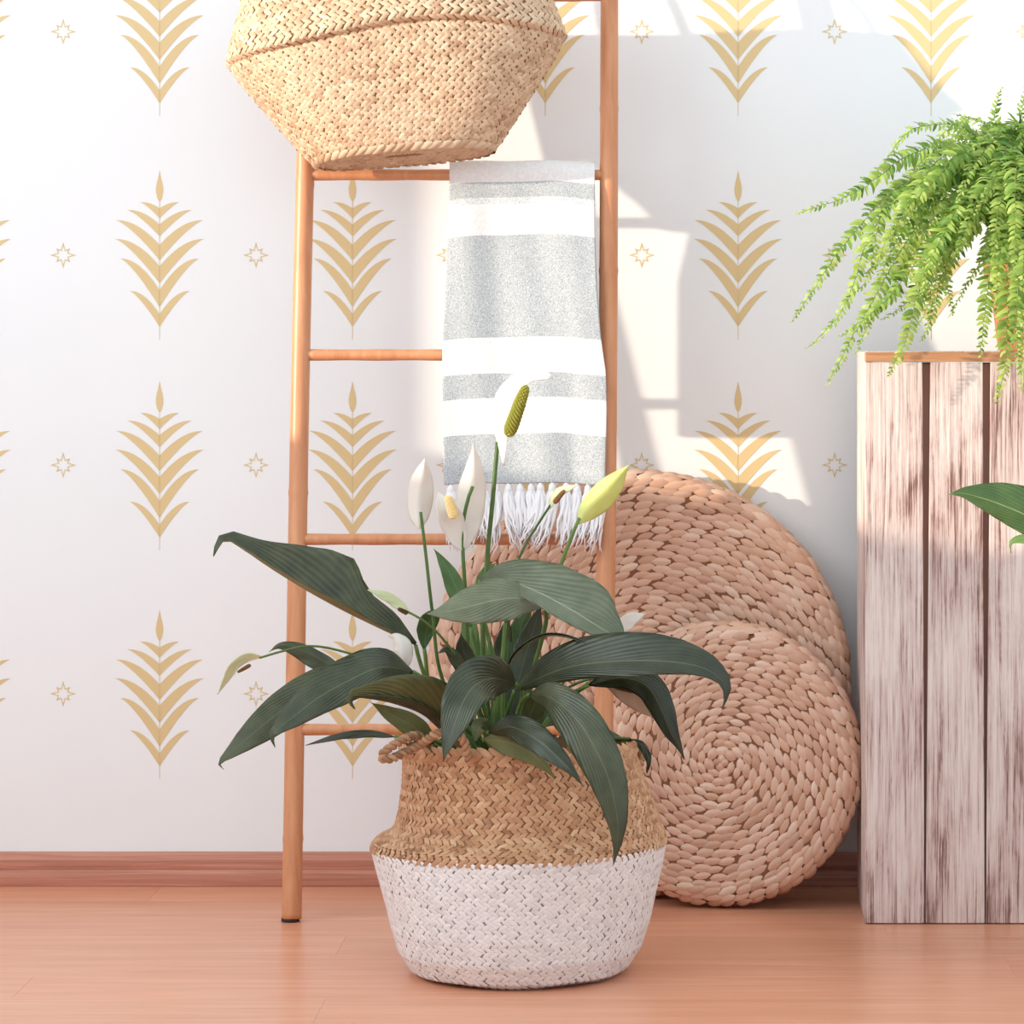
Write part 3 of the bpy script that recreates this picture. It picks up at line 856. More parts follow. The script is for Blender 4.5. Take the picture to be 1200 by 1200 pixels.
# ------------------------------------------------------------------ braided round seat mats
def seat_mat(name, label, cpx, cpy, R, s_bottom, lean, turn, rings, length, thick):
    """disc standing on its edge; local z = out of the face"""
    root = thing(name, (0, 0, 0), label, 'seat mat')
    cx = at(cpx, cpy, s_bottom - 0.03).x
    lean, turn = math.radians(lean), math.radians(turn)
    n = Vector((-math.sin(turn) * math.cos(lean), -math.cos(turn) * math.cos(lean), math.sin(lean)))
    ex = Vector((math.cos(turn), -math.sin(turn), 0)); ey = n.cross(ex)
    base_c = Vector((cx, -s_bottom, 0))
    cen = base_c + ey * R
    # lower edge just touches the floor
    low = min((cen + ex * (R * math.cos(a)) + ey * (R * math.sin(a)) - n * q).z for a in np.linspace(0, 6.28, 90) for q in (0, thick))
    cen.z -= low - 0.0005
    M = Matrix((( ex.x, ey.x, n.x, cen.x), (ex.y, ey.y, n.y, cen.y), (ex.z, ey.z, n.z, cen.z), (0, 0, 0, 1)))
    root.matrix_world = M
    root.location, root.rotation_euler = M.translation, M.to_euler()
    # core: slightly domed disc with a round edge
    prof = [(0, -0.0008), (R * 0.5, -0.0008), (R - thick * 0.5, -0.001), (R - thick * 0.18, -0.005), (R - 0.003, -thick * 0.35), (R - 0.0025, -thick * 0.6), (R - thick * 0.25, -thick + 0.003), (R * 0.5, -thick), (0.0, -thick)]
    V, F = [], []
    N = 64
    for r, z in prof:
        for i in range(N): V.append((max(r, 0.0005) * math.cos(2 * math.pi * i / N), max(r, 0.0005) * math.sin(2 * math.pi * i / N), z))
    for j in range(len(prof) - 1):
        for i in range(N):
            k = (i + 1) % N
            F.append((j * N + i, (j + 1) * N + i, (j + 1) * N + k, j * N + k))
    core = link('core', pymesh('core', V, F), HYAC_DARK)
    core.parent = root
    # strands ring by ring: face rings, then the rolled edge
    items = []
    dr = R / rings
    for k in range(rings + 3):
        if k < rings - 2:
            r, z, tilt = (k + 0.5) * dr, -0.0015, 0.0
        else:
            q = k - (rings - 2)
            a = math.radians((8, 38, 70, 104, 140)[q])
            er = thick * 0.46
            r, z, tilt = R - er + er * math.sin(a) - 0.002, -er + er * math.cos(a), a
        cnt = max(int(round(2 * math.pi * r / (length * (0.62 + 0.38 * min(1, r / (0.35 * R)))))), 4)
        off = 0.5 * (k % 2) + (0.15 * math.sin(k * 1.7))
        for i in range(cnt):
            th = 2 * math.pi * (i + off + random.uniform(-0.16, 0.16)) / cnt
            rr = r + random.uniform(-0.0006, 0.0006)
            ln = 2 * math.pi * r / cnt * random.uniform(1.14, 1.38)
            er_ = Vector((math.cos(th), math.sin(th), 0)); et = Vector((-math.sin(th), math.cos(th), 0))
            nn = (Vector((0, 0, 1)) * math.cos(tilt) + er_ * math.sin(tilt))
            e2 = nn.cross(et)
            sl = math.radians(13 + random.uniform(-7, 7))
            d1 = et * math.cos(sl) + e2 * math.sin(sl)
            items.append((Vector((rr * math.cos(th), rr * math.sin(th), z + random.uniform(-.0006, .0006))), d1, nn.cross(d1), nn, ln, dr * random.uniform(1.08, 1.30), 0.0052 * random.uniform(0.85, 1.2)))
    # the 300 biggest strands in sight are parts of their own
    order = sorted(range(len(items)), key=lambda i: -items[i][4] * items[i][5] * max(items[i][3].z, 0.05) * (1.0 if (M @ items[i][0]).x > at(730, 0, .15).x else 0.4))
    own, rest = order[:300], order[300:]
    variants = []
    for q in range(8):
        v, f, t = stitches([(0, 0, 0)], [(1, 0, 0)], [(0, 1, 0)], [(0, 0, 1)], 1, 1, 1, np.array([0.12 + 0.76 * q / 7]))
        me = fastmesh('braid_strand', v, f, t); me.materials.append(HYAC)
        me.polygons.foreach_set('use_smooth', [True] * len(me.polygons)); variants.append(me)
    for i in own:
        p, a, b, c, ln, wd, hh = items[i]
        o = bpy.data.objects.new('braid_strand', variants[min(7, max(0, int(random.gauss(3.5, 1.9))))])
        C.objects.link(o); o.parent = root
        mm = Matrix((a, b, c)).transposed()
        o.location = p; o.rotation_euler = mm.to_euler(); o.scale = (ln, wd, hh)
    if rest:
        z = [items[i] for i in rest]
        v, f, t = stitches([x[0] for x in z], [x[1] for x in z], [x[2] for x in z], [x[3] for x in z], [x[4] for x in z], [x[5] for x in z], [x[6] for x in z], np.clip(rng.normal(0.5, 0.2, len(z)), 0, 1))
        o = link('braid', fastmesh('braid', v, f, t), HYAC); o.parent = root
        tag(o, kind='stuff')
    return root

seat_mat('round_seat_mat', 'large round braided straw seat mat leaning on the wall behind the ladder', 745, 805, 0.271, 0.125, 9, 3, 27, 0.0205, 0.035)
seat_mat('round_seat_mat', 'smaller round braided straw seat mat in front of the large one', 841, 897, 0.1765, 0.197, 8, 8, 18, 0.0185, 0.038)


# ------------------------------------------------------------------ crate
CS = 0.30
cx0 = at(1013.5, 0, CS).x
ctop = at(0, 411, CS).z
pitch = 70.6 * pxm(CS)
NP = 8
cx1 = cx0 + pitch * NP
crate = thing('wooden_crate', (cx0 + pitch * NP / 2, -CS + 0.1, 0), 'tall whitewashed plank crate standing by the wall under the fern', 'crate')
zt = at(0, 424, CS).z
MB().box(cx0 + 0.010, cx1 - 0.010, -CS + 0.010, -0.092, 0.004, zt - 0.002).build('body', CRATE_IN, crate)
for i in range(NP):
    a = cx0 + pitch * i
    gt = 0.0066 if i in (0, 1, 2) else random.uniform(0.002, 0.005)
    x0, x1 = a + 0.0006, a + pitch - 0.0008
    # plank narrows towards the top so that the joint opens
    y0, y1 = -CS, -CS + 0.011
    tl = 0.0 if i == 0 else gt * 0.9
    tr = gt * 0.35
    e = 0.0008
    mb = MB().box(x0, x1, y0, y1, 0.001, zt - 0.0006, e)
    xm = (x0 + x1) / 2
    mb.v = [((x + (tl if x < xm else -tr) * (z / zt) ** 1.3), y, z) for (x, y, z) in mb.v]
    mb.build('plank', WHITEWASH, crate)
yb = -0.095
for k in range(2):
    w = (CS - 0.011 + yb) / 2
    ya = -CS + 0.0115 + k * w
    MB().box(cx0 + 0.0012, cx0 + 0.0095, ya + 0.0004, ya + w - 0.0004, 0.001, zt + 0.012, 0.0008).build('side_plank', WHITEWASH, crate)
MB().box(cx0 + 0.0006, cx1, -CS, -CS + 0.016, zt, ctop - 0.0016, 0.0006).build('top_batten', CRATE_TOP, crate)
MB().box(cx0 + 0.0100, cx1 - 0.001, -CS + 0.0164, yb, zt, ctop - 0.0010, 0.0006).build('top_board', WHITEWASH, crate)


# ------------------------------------------------------------------ fern on the crate
fx, fs = at(1216, 0, 0.2).x, 0.20
fpot = thing('plant_pot', (fx, -fs, ctop), 'clay flower pot on the crate hidden under the fern', 'flower pot')
def lathe(tab, center, name, mat, parent, n=40, cap=True):
    V, F = [], []
    for r, z in tab:
        for i in range(n): V.append((center[0] + r * math.cos(2 * math.pi * i / n), center[1] + r * math.sin(2 * math.pi * i / n), center[2] + z))
    for j in range(len(tab) - 1):
        for i in range(n):
            k = (i + 1) % n
            F.append((j * n + i, j * n + k, (j + 1) * n + k, (j + 1) * n + i))
    if cap: F.append(tuple(reversed(range(n))))
    return link(name, pymesh(name, V, F), mat, parent)
PZ = ctop - 0.0008
lathe([(0.046, 0), (0.049, 0.002), (0.060, 0.085), (0.061, 0.09)], (fx, -fs, PZ), 'body', TERRA, fpot)
lathe([(0.060, 0.088), (0.066, 0.090), (0.068, 0.108), (0.065, 0.111), (0.060, 0.110), (0.057, 0.09)], (fx, -fs, PZ), 'rim', TERRA, fpot, cap=False)
fern = thing('boston_fern', (fx, -fs, PZ + 0.1), 'bright green fern with long drooping fronds on top of the crate', 'plant')
V = [(fx + 0.0575 * k * math.cos(a), -fs + 0.0575 * k * math.sin(a), PZ + 0.097) for k in (0, 1) for a in [2 * math.pi * i / 24 for i in range(24)]]
link('soil', pymesh('soil', V, [(i, (i + 1) % 24, 24 + (i + 1) % 24, 24 + i) for i in range(24)]), SOIL, fern)

def frond(pts, plen, roll=0.0, wild=0.3, world=False):
    """rachis through pts with paired, separate, slightly curled leaflets"""
    P0 = [Vector(p) for p in pts] if world else [at(*p) for p in pts]
    L = sum((b - a).length for a, b in zip(P0, P0[1:]))
    step = 0.0054
    n = max(int(L / step), 12)
    P = spline(P0, n)
    P = [p + Vector((random.uniform(-1, 1), random.uniform(-1, 1), random.uniform(-1, 1))) * 0.0009 for p in P]
    fr = MB().tube(P, [0.0010 * (1 - 0.7 * i / (n - 1)) for i in range(n)], 5).build('frond', RACHIS, fern, True)
    V, F, TN = [], [], []
    young = random.uniform(-.12, .2)
    tw = random.uniform(-.5, .5)
    for i in range(2, n):
        t = i / (n - 1)
        T = (P[min(i + 1, n - 1)] - P[i - 1]).normalized()
        up = Vector((math.sin(roll + tw * t) * 0.7, -0.85, 0.7))
        S = T.cross(up)
        if S.length < 1e-3: S = T.orthogonal()
        S.normalize(); N = S.cross(T)
        env = min(1.0, 0.3 + 2.2 * t) * (1 - t ** 2.4) ** 0.9 + 0.16
        for sg in (1, -1):
            if random.random() < 0.03: continue
            ln = plen * env * random.uniform(0.78, 1.15)
            fwd = 0.15 + 0.4 * t + random.uniform(-wild, wild) * 0.5
            d = (S * sg + T * fwd + N * random.uniform(-wild * 1.3, wild * 0.8)).normalized()
            wd = (T - d * T.dot(d)).normalized()
            q = random.uniform(-.7, .7)
            wd = (wd * math.cos(q) + d.cross(wd) * math.sin(q)).normalized()
            nn = d.cross(wd)
            wv = min(0.0031, 0.0011 + 0.14 * ln)
            base = P[i] + T * (0.0014 * sg)
            b = len(V)
            droop = random.uniform(-0.15, 0.75)
            cv = random.uniform(0.1, 0.28)
            for (l, w, z) in ((0.0, 0.35, 0), (0.0, -0.35, 0), (0.14, 1.05, .10), (0.14, -0.7, .10), (0.40, 0.80, .16), (0.40, -0.85, .16), (0.70, 0.72, .04), (0.70, -0.66, .04), (0.9, 0.42, -.5 * droop), (0.9, -.3, -.5 * droop), (1.0, 0.08, -droop), (1.0, -0.05, -droop)):
                V.append(base + d * (ln * l) + wd * (wv * w + cv * ln * l * l) + nn * ((z * 0.5 - 0.10 * abs(w) * 0.3) * ln * sg))
            for k in range(5): F.append((b + 2 * k, b + 2 * k + 1, b + 2 * k + 3, b + 2 * k + 2))
            TN += [min(1, max(0, random.gauss(.45, .2) + young + .25 * t))] * 12
    me = pymesh('leaflets', V, F)
    at_ = me.attributes.new('tone', 'FLOAT', 'POINT'); at_.data.foreach_set('value', TN)
    o = link('leaflets', me, FERN)
    attach(o, fr)
    return fr

CR = (1192, 215)
FR = [
    ([(1195, 290, .22), (1180, 205, .24), (1133, 152, .27), (1088, 147, .29), (1062, 157, .30), (1038, 188, .305), (1024, 208, .305)], .010),
    ([(1195, 290, .22), (1160, 200, .25), (1103, 173, .29), (1060, 184, .31), (1033, 204, .33), (1008, 223, .34), (972, 238, .345), (935, 250, .345)], .0135),
    ([(1195, 290, .22), (1165, 195, .27), (1110, 182, .34), (1080, 212, .37), (1054, 254, .385), (1036, 290, .39), (1026, 314, .39)], .0165),
    ([(1195, 290, .22), (1130, 200, .26), (1068, 212, .30), (1030, 240, .32), (997, 277, .33), (973, 308, .335), (952, 341, .335), (929, 376, .335)], .0125),
    ([(1195, 290, .22), (1120, 210, .28), (1060, 228, .33), (1028, 260, .35), (1011, 297, .36), (1000, 334, .36), (982, 371, .36), (947, 408, .36)], .0125),
    ([(1195, 290, .22), (1140, 220, .28), (1090, 248, .34), (1054, 296, .36), (1030, 340, .37), (1007, 381, .375), (990, 411, .375), (971, 449, .375)], .0135),
    ([(1195, 290, .22), (1150, 228, .30), (1096, 284, .36), (1064, 320, .38), (1040, 350, .385), (1018, 370, .39), (986, 394, .39)], .0125),
    ([(1195, 290, .22), (1170, 222, .30), (1133, 246, .36), (1100, 287, .39), (1081, 327, .40), (1070, 364, .405), (1060, 402, .405), (1042, 439, .405)], .0175),
    ([(1195, 290, .22), (1165, 238, .30), (1122, 286, .35), (1102, 327, .36), (1094, 367, .365), (1080, 398, .365)], .0145),
    ([(1195, 290, .22), (1172, 262, .28), (1148, 308, .31), (1133, 334, .315), (1112, 371, .315)], .007),
    ([(1195, 290, .22), (1186, 225, .30), (1171, 272, .37), (1161, 314, .385), (1154, 364, .39), (1149, 415, .39)], .0175),
    ([(1198, 290, .22), (1192, 222, .31), (1182, 296, .40), (1181, 364, .41), (1177, 433, .415), (1167, 470, .415)], .0180),
    ([(1205, 290, .22), (1204, 222, .31), (1200, 300, .41), (1199, 380, .42), (1196, 456, .42)], .0165),
    ([(1200, 290, .22), (1182, 190, .22), (1166, 142, .22), (1168, 120, .22), (1173, 104, .22)], .012),
    ([(1205, 290, .22), (1200, 180, .21), (1198, 130, .21), (1204, 98, .21)], .013),
    ([(1200, 290, .22), (1170, 170, .20), (1140, 140, .19), (1110, 152, .18), (1090, 175, .18)], .012),
    ([(1200, 290, .22), (1160, 180, .24), (1120, 165, .26), (1080, 190, .28), (1058, 226, .29)], .014),
    ([(1200, 290, .22), (1150, 200, .30), (1105, 215, .35), (1070, 252, .37), (1046, 292, .38), (1030, 330, .38)], .014),
    ([(1200, 290, .22), (1165, 215, .32), (1128, 238, .38), (1108, 270, .40), (1092, 300, .41), (1080, 345, .41)], .0155),
    ([(1200, 290, .22), (1178, 205, .33), (1152, 222, .40), (1134, 262, .42), (1120, 300, .425)], .015),
    ([(1200, 290, .22), (1188, 200, .33), (1176, 222, .41), (1168, 262, .43), (1164, 305, .435)], .015),
    ([(1205, 290, .22), (1196, 190, .32), (1190, 210, .42), (1190, 260, .44), (1188, 320, .445)], .015),
    ([(1200, 290, .22), (1175, 175, .26), (1145, 172, .32), (1115, 200, .36), (1095, 240, .37)], .0145),
    ([(1200, 290, .22), (1185, 165, .25), (1165, 165, .31), (1140, 195, .36), (1122, 235, .38)], .015),
    ([(1205, 290, .22), (1195, 155, .24), (1185, 160, .30), (1172, 192, .36), (1160, 232, .385)], .0145),
    ([(1200, 290, .22), (1150, 235, .20), (1105, 250, .18), (1075, 290, .17), (1060, 320, .17)], .012),
    ([(1200, 290, .22), (1160, 250, .20), (1125, 262, .18), (1100, 300, .17)], .012),
    ([(1200, 290, .22), (1140, 215, .22), (1095, 222, .22), (1060, 255, .22), (1040, 285, .22), (1022, 320, .22)], .012),
    ([(1205, 290, .22), (1190, 240, .30), (1178, 262, .36), (1170, 320, .37), (1172, 370, .37)], .014),
    ([(1206, 290, .22), (1204, 240, .30), (1195, 270, .38), (1192, 330, .39), (1188, 400, .39)], .015),
]
for k, (pts, pl) in enumerate(FR):
    frond(pts, pl * 1.36, roll=random.uniform(-.6, .6))
    # a shorter companion frond beside it, nearer the crown
    if k not in (0, 1, 3, 9, 13, 14) and len(pts) > 4:
        q = [pts[0]] + [(x + random.uniform(4, 26), y + random.uniform(-22, 8), s + random.uniform(-.03, .03)) for (x, y, s) in pts[1:-1]]
        q = [(x, y, max(s, .315) if (x > 1000 and y > 395) else s) for (x, y, s) in q]
        frond(q, pl * random.uniform(1.05, 1.35), roll=random.uniform(-.8, .8))
# the far and right-hand side of the same crown, mostly beyond the frame
crown = Vector((fx, -fs, PZ + 0.11))
for k in range(20):
    a = math.radians(-75 + 160 * k / 19 + random.uniform(-6, 6))
    d = Vector((math.cos(a), math.sin(a), 0))
    rr = random.uniform(0.10, 0.2); h = random.uniform(0.05, 0.12)
    if d.y > 0.3: rr = min(rr, 0.15)
    q = lambda f, z: crown + Vector((d.x * rr * f, d.y * rr * f * (0.75 if d.y > 0 else 1), z))
    frond([crown + d * 0.01 - Vector((0, 0, .012)), q(.35, h * .8), q(.7, h), q(.95, h * .4), q(1.05, -0.06 - random.random() * .05)], random.uniform(.012, .016), world=True)
# upright inner fronds of the crown
for k in range(12):
    a = random.uniform(0, 6.28); d = Vector((math.cos(a), math.sin(a) * 0.7, 0)); rr = random.uniform(0.02, 0.075); h = random.uniform(0.08, 0.125)
    frond([crown - Vector((0, 0, .012)), crown + d * rr * .3 + Vector((0, 0, h * .6)), crown + d * rr * .7 + Vector((0, 0, h)), crown + d * rr * 1.5 + Vector((0, 0, h * .85))], .013, world=True)


# ------------------------------------------------------------------ plant at the right edge
gs = 0.62
gx = at(1390, 0, gs).x
gpot = thing('plant_pot', (gx, -gs, 0), 'white glazed floor pot beyond the right edge in front of the crate', 'flower pot')
lathe([(0.085, 0), (0.092, 0.004), (0.110, 0.20), (0.114, 0.206), (0.108, 0.207), (0.104, 0.195)], (gx, -gs, 0), 'body', GLAZE, gpot)
lathe([(0.112, 0.200), (0.117, 0.203), (0.117, 0.214), (0.112, 0.217), (0.106, 0.214), (0.104, 0.198)], (gx, -gs, 0), 'rim', GLAZE, gpot, cap=False)
gpl = thing('leafy_plant', (gx, -gs, 0.2), 'plant whose pointed green leaf reaches in at the right edge before the crate', 'plant')
V = [(gx + 0.1045 * k * math.cos(a), -gs + 0.1045 * k * math.sin(a), 0.198) for k in (0, 1) for a in [2 * math.pi * i / 24 for i in range(24)]]
link('soil', pymesh('soil', V, [(i, (i + 1) % 24, 24 + (i + 1) % 24, 24 + i) for i in range(24)]), SOIL, gpl)
LEAF_B = mat_leaf('fresh_leaf_top', lin(64, 98, 46), lin(118, 148, 78), lin(170, 186, 120), 0.38, 0.15, 0.2)
def g_leaf(mids, wl, wr, rl, rr, stem, **kw):
    o = blade(mids, wl, wr, rl, rr, 'leaf', gpl, [LEAF_B, LEAF_U], **kw)
    stalk(stem + [mids[0]], .003, 'petiole', o, r1=.0022)
g_leaf([(1292, 672, .60), (1250, 636, .60), (1210, 608, .60), (1172, 591, .60), (1148, 583, .60), (1128, 578, .60), (1112, 579, .60)], 22, 38, 12, -30, [(1385, 935, .62), (1350, 790, .61)], pk=.48, seed=3)
g_leaf([(1290, 660, .66), (1250, 640, .66), (1215, 632, .66), (1196, 630, .66), (1184, 636, .66), (1185, 648, .66)], 14, 12, 40, -60, [(1388, 935, .64), (1340, 760, .65)], pk=.45, seed=5)
g_leaf([(1395, 700, .60), (1420, 640, .58), (1460, 600, .56), (1510, 610, .55)], 30, 32, 10, -30, [(1390, 935, .62), (1390, 800, .61)], seed=6)
g_leaf([(1375, 680, .56), (1365, 610, .54), (1360, 560, .52), (1350, 520, .52)], 26, 28, 10, -20, [(1390, 935, .60), (1380, 800, .58)], seed=8)
g_leaf([(1420, 760, .70), (1460, 740, .74), (1510, 760, .78), (1540, 810, .80)], 28, 28, 10, -20, [(1392, 935, .64), (1400, 830, .67)], seed=9)


# ------------------------------------------------------------------ towel over the rung
TZ = RUNGS[3]; TS = lad_s(TZ)
# front fall: photo rows of stripe edges -> share of cloth length
front = [184, 202, 223, 232, 270, 394, 436, 464, 508, 566]
BACK = 0.30   # metres of cloth behind the rung
top_z = TZ + 0.0135
def row_z(py): return at(0, py, 0.17).z
f_len = top_z - row_z(566)
OVER = 0.035
TOT = BACK + OVER + f_len
def vrow(py): return (BACK + OVER + (top_z - row_z(py))) / TOT
TOWEL_STOPS = [(0.0, 'D'), (0.12, 'W'), (0.30, 'D')] + [((BACK - .05) / TOT, 'W'), (vrow(204), 'D'), (vrow(223), 'G'), (vrow(231), 'W'), (vrow(269), 'D'), (vrow(394), 'W'), (vrow(436), 'D'), (vrow(464), 'W'), (vrow(508), 'D')]
TOWEL = mat_towel()
towel = thing('striped_towel', (at(610, 0, TS).x, -TS, TZ), 'white towel with grey stripes and fringe folded over the ladder rung', 'towel')
LEFT = [(184, 527), (232, 527), (270, 526), (330, 523), (394, 519), (460, 518), (520, 519), (566, 521)]
RIGHT = [(184, 697), (232, 697), (270, 697), (330, 699), (394, 704), (436, 710), (480, 711), (520, 710), (566, 709)]
def table(tab, y): return interp(y, tab)
NU, NV = 40, 110
V, F, UV = [], [], []
TT = 0.0085
for j in range(NV + 1):
    v = j / NV; l = v * TOT
    for i in range(NU + 1):
        u = i / NU
        if l < BACK:
            z = top_z - (BACK - l); s = lad_s(TZ) - 0.0135 - 0.010 * min(1, (BACK - l) / .1)
            py = 184
            xl, xr = at(table(LEFT, 184), 0, s).x + 0.006, at(table(RIGHT, 184), 0, s).x - 0.006
            x = xl + (xr - xl) * u
        elif l < BACK + OVER:
            a = math.pi * (l - BACK) / OVER
            z = top_z - 0.0135 + 0.0135 * math.sin(a); s = lad_s(TZ) - 0.0135 * math.cos(a)
            if l - BACK < 1e-6: z = top_z
            z = TZ + 0.0118 * math.sin(a)
            xl, xr = at(table(LEFT, 184), 0, s).x, at(table(RIGHT, 184), 0, s).x
            x = xl + (xr - xl) * u
        else:
            dz = l - BACK - OVER
            z = TZ - dz * (TZ - row_z(566)) / f_len
            s = max(lad_s(TZ) + 0.0135, lad_s(z) + 0.0135 * min(1, dz / .05 + .6)) + 0.002 * math.sin(dz * 9)
            if x > -9 and u > .8: s += 0.010 * ((u - .8) / .2) * min(1, dz / .15)
            py = VPY - (z - CAM_H) / pxm(s)
            xl, xr = at(table(LEFT, py), 0, s).x, at(table(RIGHT, py), 0, s).x
            x = xl + (xr - xl) * u
            s += (0.0028 * math.sin(u * 8.5 + dz * 4 + .6) + 0.0016 * math.sin(u * 19 - dz * 11)) * min(1, dz / .06)
        z += (0.0025 * math.sin(u * 3.1) + 0.0008 * math.sin(u * 11)) * (1 if l > BACK else 0)
        # soft rounded side hems
        V.append((x, -s, z)); UV.append((u, v + (0.004 * math.sin(u * 2.6) if l > BACK else 0)))
for j in range(NV):
    for i in range(NU):
        a = j * (NU + 1) + i
        F.append((a, a + 1, a + NU + 2, a + NU + 1))
me = pymesh('cloth', V, F)
uv = me.uv_layers.new(name='UVMap')
for lp in me.loops: uv.data[lp.index].uv = UV[lp.vertex_index]
cloth = link('cloth', me, TOWEL, towel)
md = cloth.modifiers.new('layers', 'SOLIDIFY'); md.thickness = TT; md.offset = 0.0
bv = cloth.modifiers.new('soft', 'BEVEL'); bv.width = 0.003; bv.segments = 3; bv.limit_method = 'ANGLE'; bv.angle_limit = math.radians(50)
FRINGE = mat_flat('white_cotton_fringe', lin(238, 232, 233), 0.95, 0.1)
NT_ = 14
for i in range(NT_):
    u = (i + 0.5) / NT_
    row = [V[NV * (NU + 1) + int(u * NU)], V[NV * (NU + 1) + min(int(u * NU) + 1, NU)]]
    fct = u * NU - int(u * NU)
    top = Vector(row[0]).lerp(Vector(row[1]), fct) + Vector((random.uniform(-.002, .002), -0.001, -0.0035))
    mb = MB()
    lnth = random.uniform(0.060, 0.074); sway = random.uniform(-.016, .014) - 0.006 * (u - .3)
    kn = 0.0052
    # knot, bundle, then loose threads
    mb.tube([top + Vector((0, 0, .004)), top, top + Vector((0, -.001, -.005)), top + Vector((0, -.0005, -.009))], [0.002, 0.0042, kn, 0.003], 8)
    nth = 22
    for k in range(nth):
        ang = 2.4 * k; rad = 0.0056 * math.sqrt((k + .5) / nth)
        ox, oy = rad * math.cos(ang), rad * math.sin(ang)
        pts = []
        ll = lnth * random.uniform(.72, 1.05)
        cxw, cyw = random.uniform(-.008, .008), random.uniform(-.005, .003)
        for q in range(9):
            f = q / 8
            sp = 0.5 + 0.75 * math.sin(math.pi * min(f * .75, 1)) + (0.7 * (f - .55) if f > .55 else 0)
            jit = .0022 * max(0, f - .45)
            pts.append(top + Vector((ox * sp + sway * f * f + cxw * max(0, f - .55) * 2 + .0014 * math.sin(8 * f + .6 * k) + random.uniform(-jit, jit) * 2, oy * sp - .003 - 0.010 * f + cyw * f * f, -.006 - ll * f + random.uniform(-jit, jit))))
        mb.tube(pts, [0.0016, .0026, .0030, .0030, .0027, .0021, .0014, .0009, .0004], 5)
    mb.build('tassel', FRINGE, towel, True)


# ------------------------------------------------------------------ big straw basket on the ladder
HB = at(474, 186, 0.215)
ROLL, LEAN = math.radians(5.0), math.radians(9.0)
MBK = Matrix.Translation(HB) @ Matrix.Rotation(-ROLL, 4, 'Y') @ Matrix.Rotation(-LEAN, 4, 'X')
k_ = pxm(0.205)
# half width a, half depth b, height h (metres)
HP = [(0.020, 0.010, 0.004), (0.060, 0.032, 0.004), (0.095, 0.050, 0.003), (0.108, 0.058, 0.0), (0.120, 0.064, 0.010), (0.143, 0.074, 0.040), (0.167, 0.084, 0.073), (0.190, 0.092, 0.104), (0.204, 0.096, 0.126), (0.2070, 0.096, 0.134)]
HU = [(0.2075, 0.0975, 0.1320), (0.2105, 0.1050, 0.1355), (0.2095, 0.1055, 0.143), (0.205, 0.098, 0.160), (0.198, 0.092, 0.182), (0.190, 0.088, 0.205), (0.183, 0.086, 0.228)]
def tab3(tab, t):
    L = [0]
    for a, b in zip(tab, tab[1:]): L.append(L[-1] + math.hypot(a[0] - b[0], a[2] - b[2]) + 1e-6)
    s = t * L[-1]
    for i in range(len(tab) - 1):
        if s <= L[i + 1] + 1e-9:
            w = (s - L[i]) / (L[i + 1] - L[i])
            return [tab[i][q] + (tab[i + 1][q] - tab[i][q]) * w for q in range(3)]
    return list(tab[-1])
def hb(tab, th, t, grow=0.0):
    a, b, h = tab3(tab, t)
    e = 0.86
    c, s = math.cos(th), math.sin(th)
    if s > 0: b *= 0.30 if h > 0.03 else 0.5 - 0.2 * h / 0.03      # flattened against the ladder
    x = (a + grow) * math.copysign(abs(c) ** e, c); y = (b + grow) * math.copysign(abs(s) ** e, s)
    xn = x / 0.21
    # the fold climbs towards the middle of the front and sags at the left
    front = max(0, -s)
    if h > 0.05:
        w = min(1, (h - 0.05) / 0.085)
        h += w * (0.012 * front * (1 - xn * xn) + 0.006 * front * math.sin(3.2 * xn + 0.4))
    y += 0.006 * math.sin(5 * xn + 20 * h) * front * math.sin(math.pi * min(1, h / .13))
    return MBK @ Vector((x + 0.0005 * (h / 0.13), y, h))
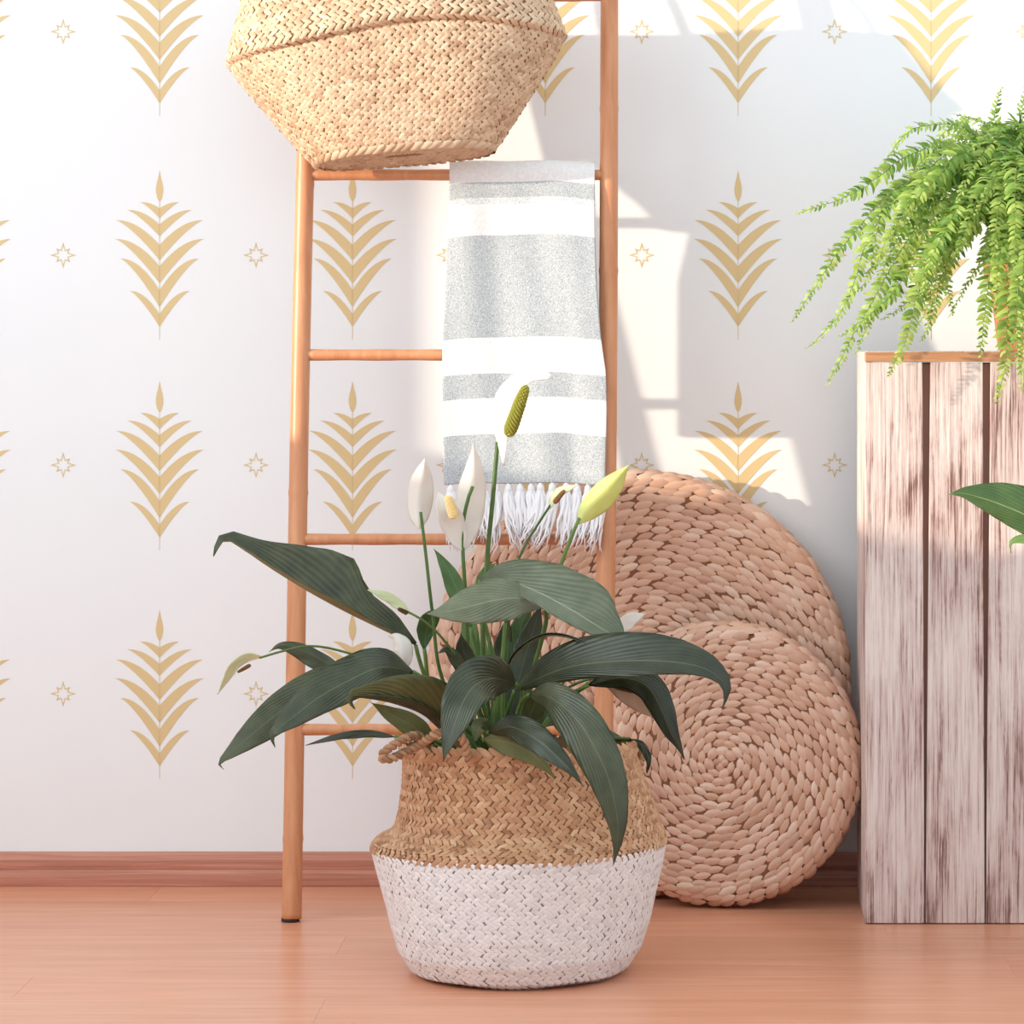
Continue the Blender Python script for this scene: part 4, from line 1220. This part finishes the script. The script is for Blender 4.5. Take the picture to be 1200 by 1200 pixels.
# even spacing of strands around the squashed outline
_TH = np.linspace(0, 2 * math.pi, 721)
_pp = [hb(HP, a, 0.7) for a in _TH]
_al = np.concatenate([[0], np.cumsum([(_pp[i + 1] - _pp[i]).length for i in range(720)])])
def even(u): 
    f = (u / (2 * math.pi)) % 1.0
    k = math.floor(u / (2 * math.pi))
    return float(np.interp(f * _al[-1], _al, _TH)) + 2 * math.pi * k
_peri = lambda t, tab: 3.35 * tab3(tab, t)[0] + 0.16
hang = thing('straw_basket', HB, 'wide squashed straw basket perched on the ladder above the towel', 'basket')
shell(lambda th, t: hb(HP, th, t, -0.001), 'lower_body', STRAW_DARK, hang, cap=True)
shell(lambda th, t: hb(HU, th, t, -0.001), 'upper_body', STRAW_DARK, hang)
Vv, Qq, Tt = weave(lambda th, t: hb(HP, even(th), t), 0.02, 1.0, 0.275, lambda t: _peri(t, HP), 0.0056, 0.0090, 38, 1.45, 0.0017)
tag(link('lower_weave', fastmesh('lower_weave', Vv, Qq, Tt), STRAW, hang), 'straw strands of the lower bowl', kind='stuff')
Vv, Qq, Tt = weave(lambda th, t: hb(HU, even(th), t), 0.0, 0.86, 0.085, lambda t: _peri(t, HU), 0.0060, 0.0098, 38, 1.45, 0.0020, 1)
tag(link('upper_weave', fastmesh('upper_weave', Vv, Qq, Tt), STRAW, hang), 'straw strands above the fold', kind='stuff')
Vv, Qq, Tt = weave(lambda th, t: hb(HU, even(th), t), 0.86, 1.0, 0.016, lambda t: math.pi * 0.28, 0.008, 0.013, 30, 1.5, 0.004)
tag(link('braided_rim', fastmesh('braided_rim', Vv, Qq, Tt), STRAW, hang), kind='stuff')
Vv, Qq, Tt = weave(lambda th, t: hb(HP, even(th), t, 0.0015), 0.27, 0.37, 0.024, lambda t: math.pi * 0.17, 0.008, 0.012, 26, 1.6, 0.0035)
tag(link('braided_foot', fastmesh('braided_foot', Vv, Qq, Tt), STRAW, hang), kind='stuff')
def hpt(x, y, z): return MBK @ Vector((x, y, z))
rope([hpt(-0.052, -0.098, 0.188), hpt(-0.056, -0.104, 0.20), hpt(-0.06, -0.103, 0.235), hpt(-0.03, -0.10, 0.30), hpt(0.01, -0.095, 0.312), hpt(0.045, -0.095, 0.28), hpt(0.05, -0.096, 0.225), hpt(0.05, -0.093, 0.20)], 0.0045, 'handle', hang, 60, 80, 2, STRAW)
rope([hpt(-0.052, 0.026, 0.20), hpt(-0.05, 0.028, 0.25), hpt(-0.03, 0.028, 0.30), hpt(0.01, 0.028, 0.312), hpt(0.045, 0.028, 0.28), hpt(0.05, 0.028, 0.225), hpt(0.05, 0.026, 0.20)], 0.0045, 'handle', hang, 60, 80, 2, STRAW)
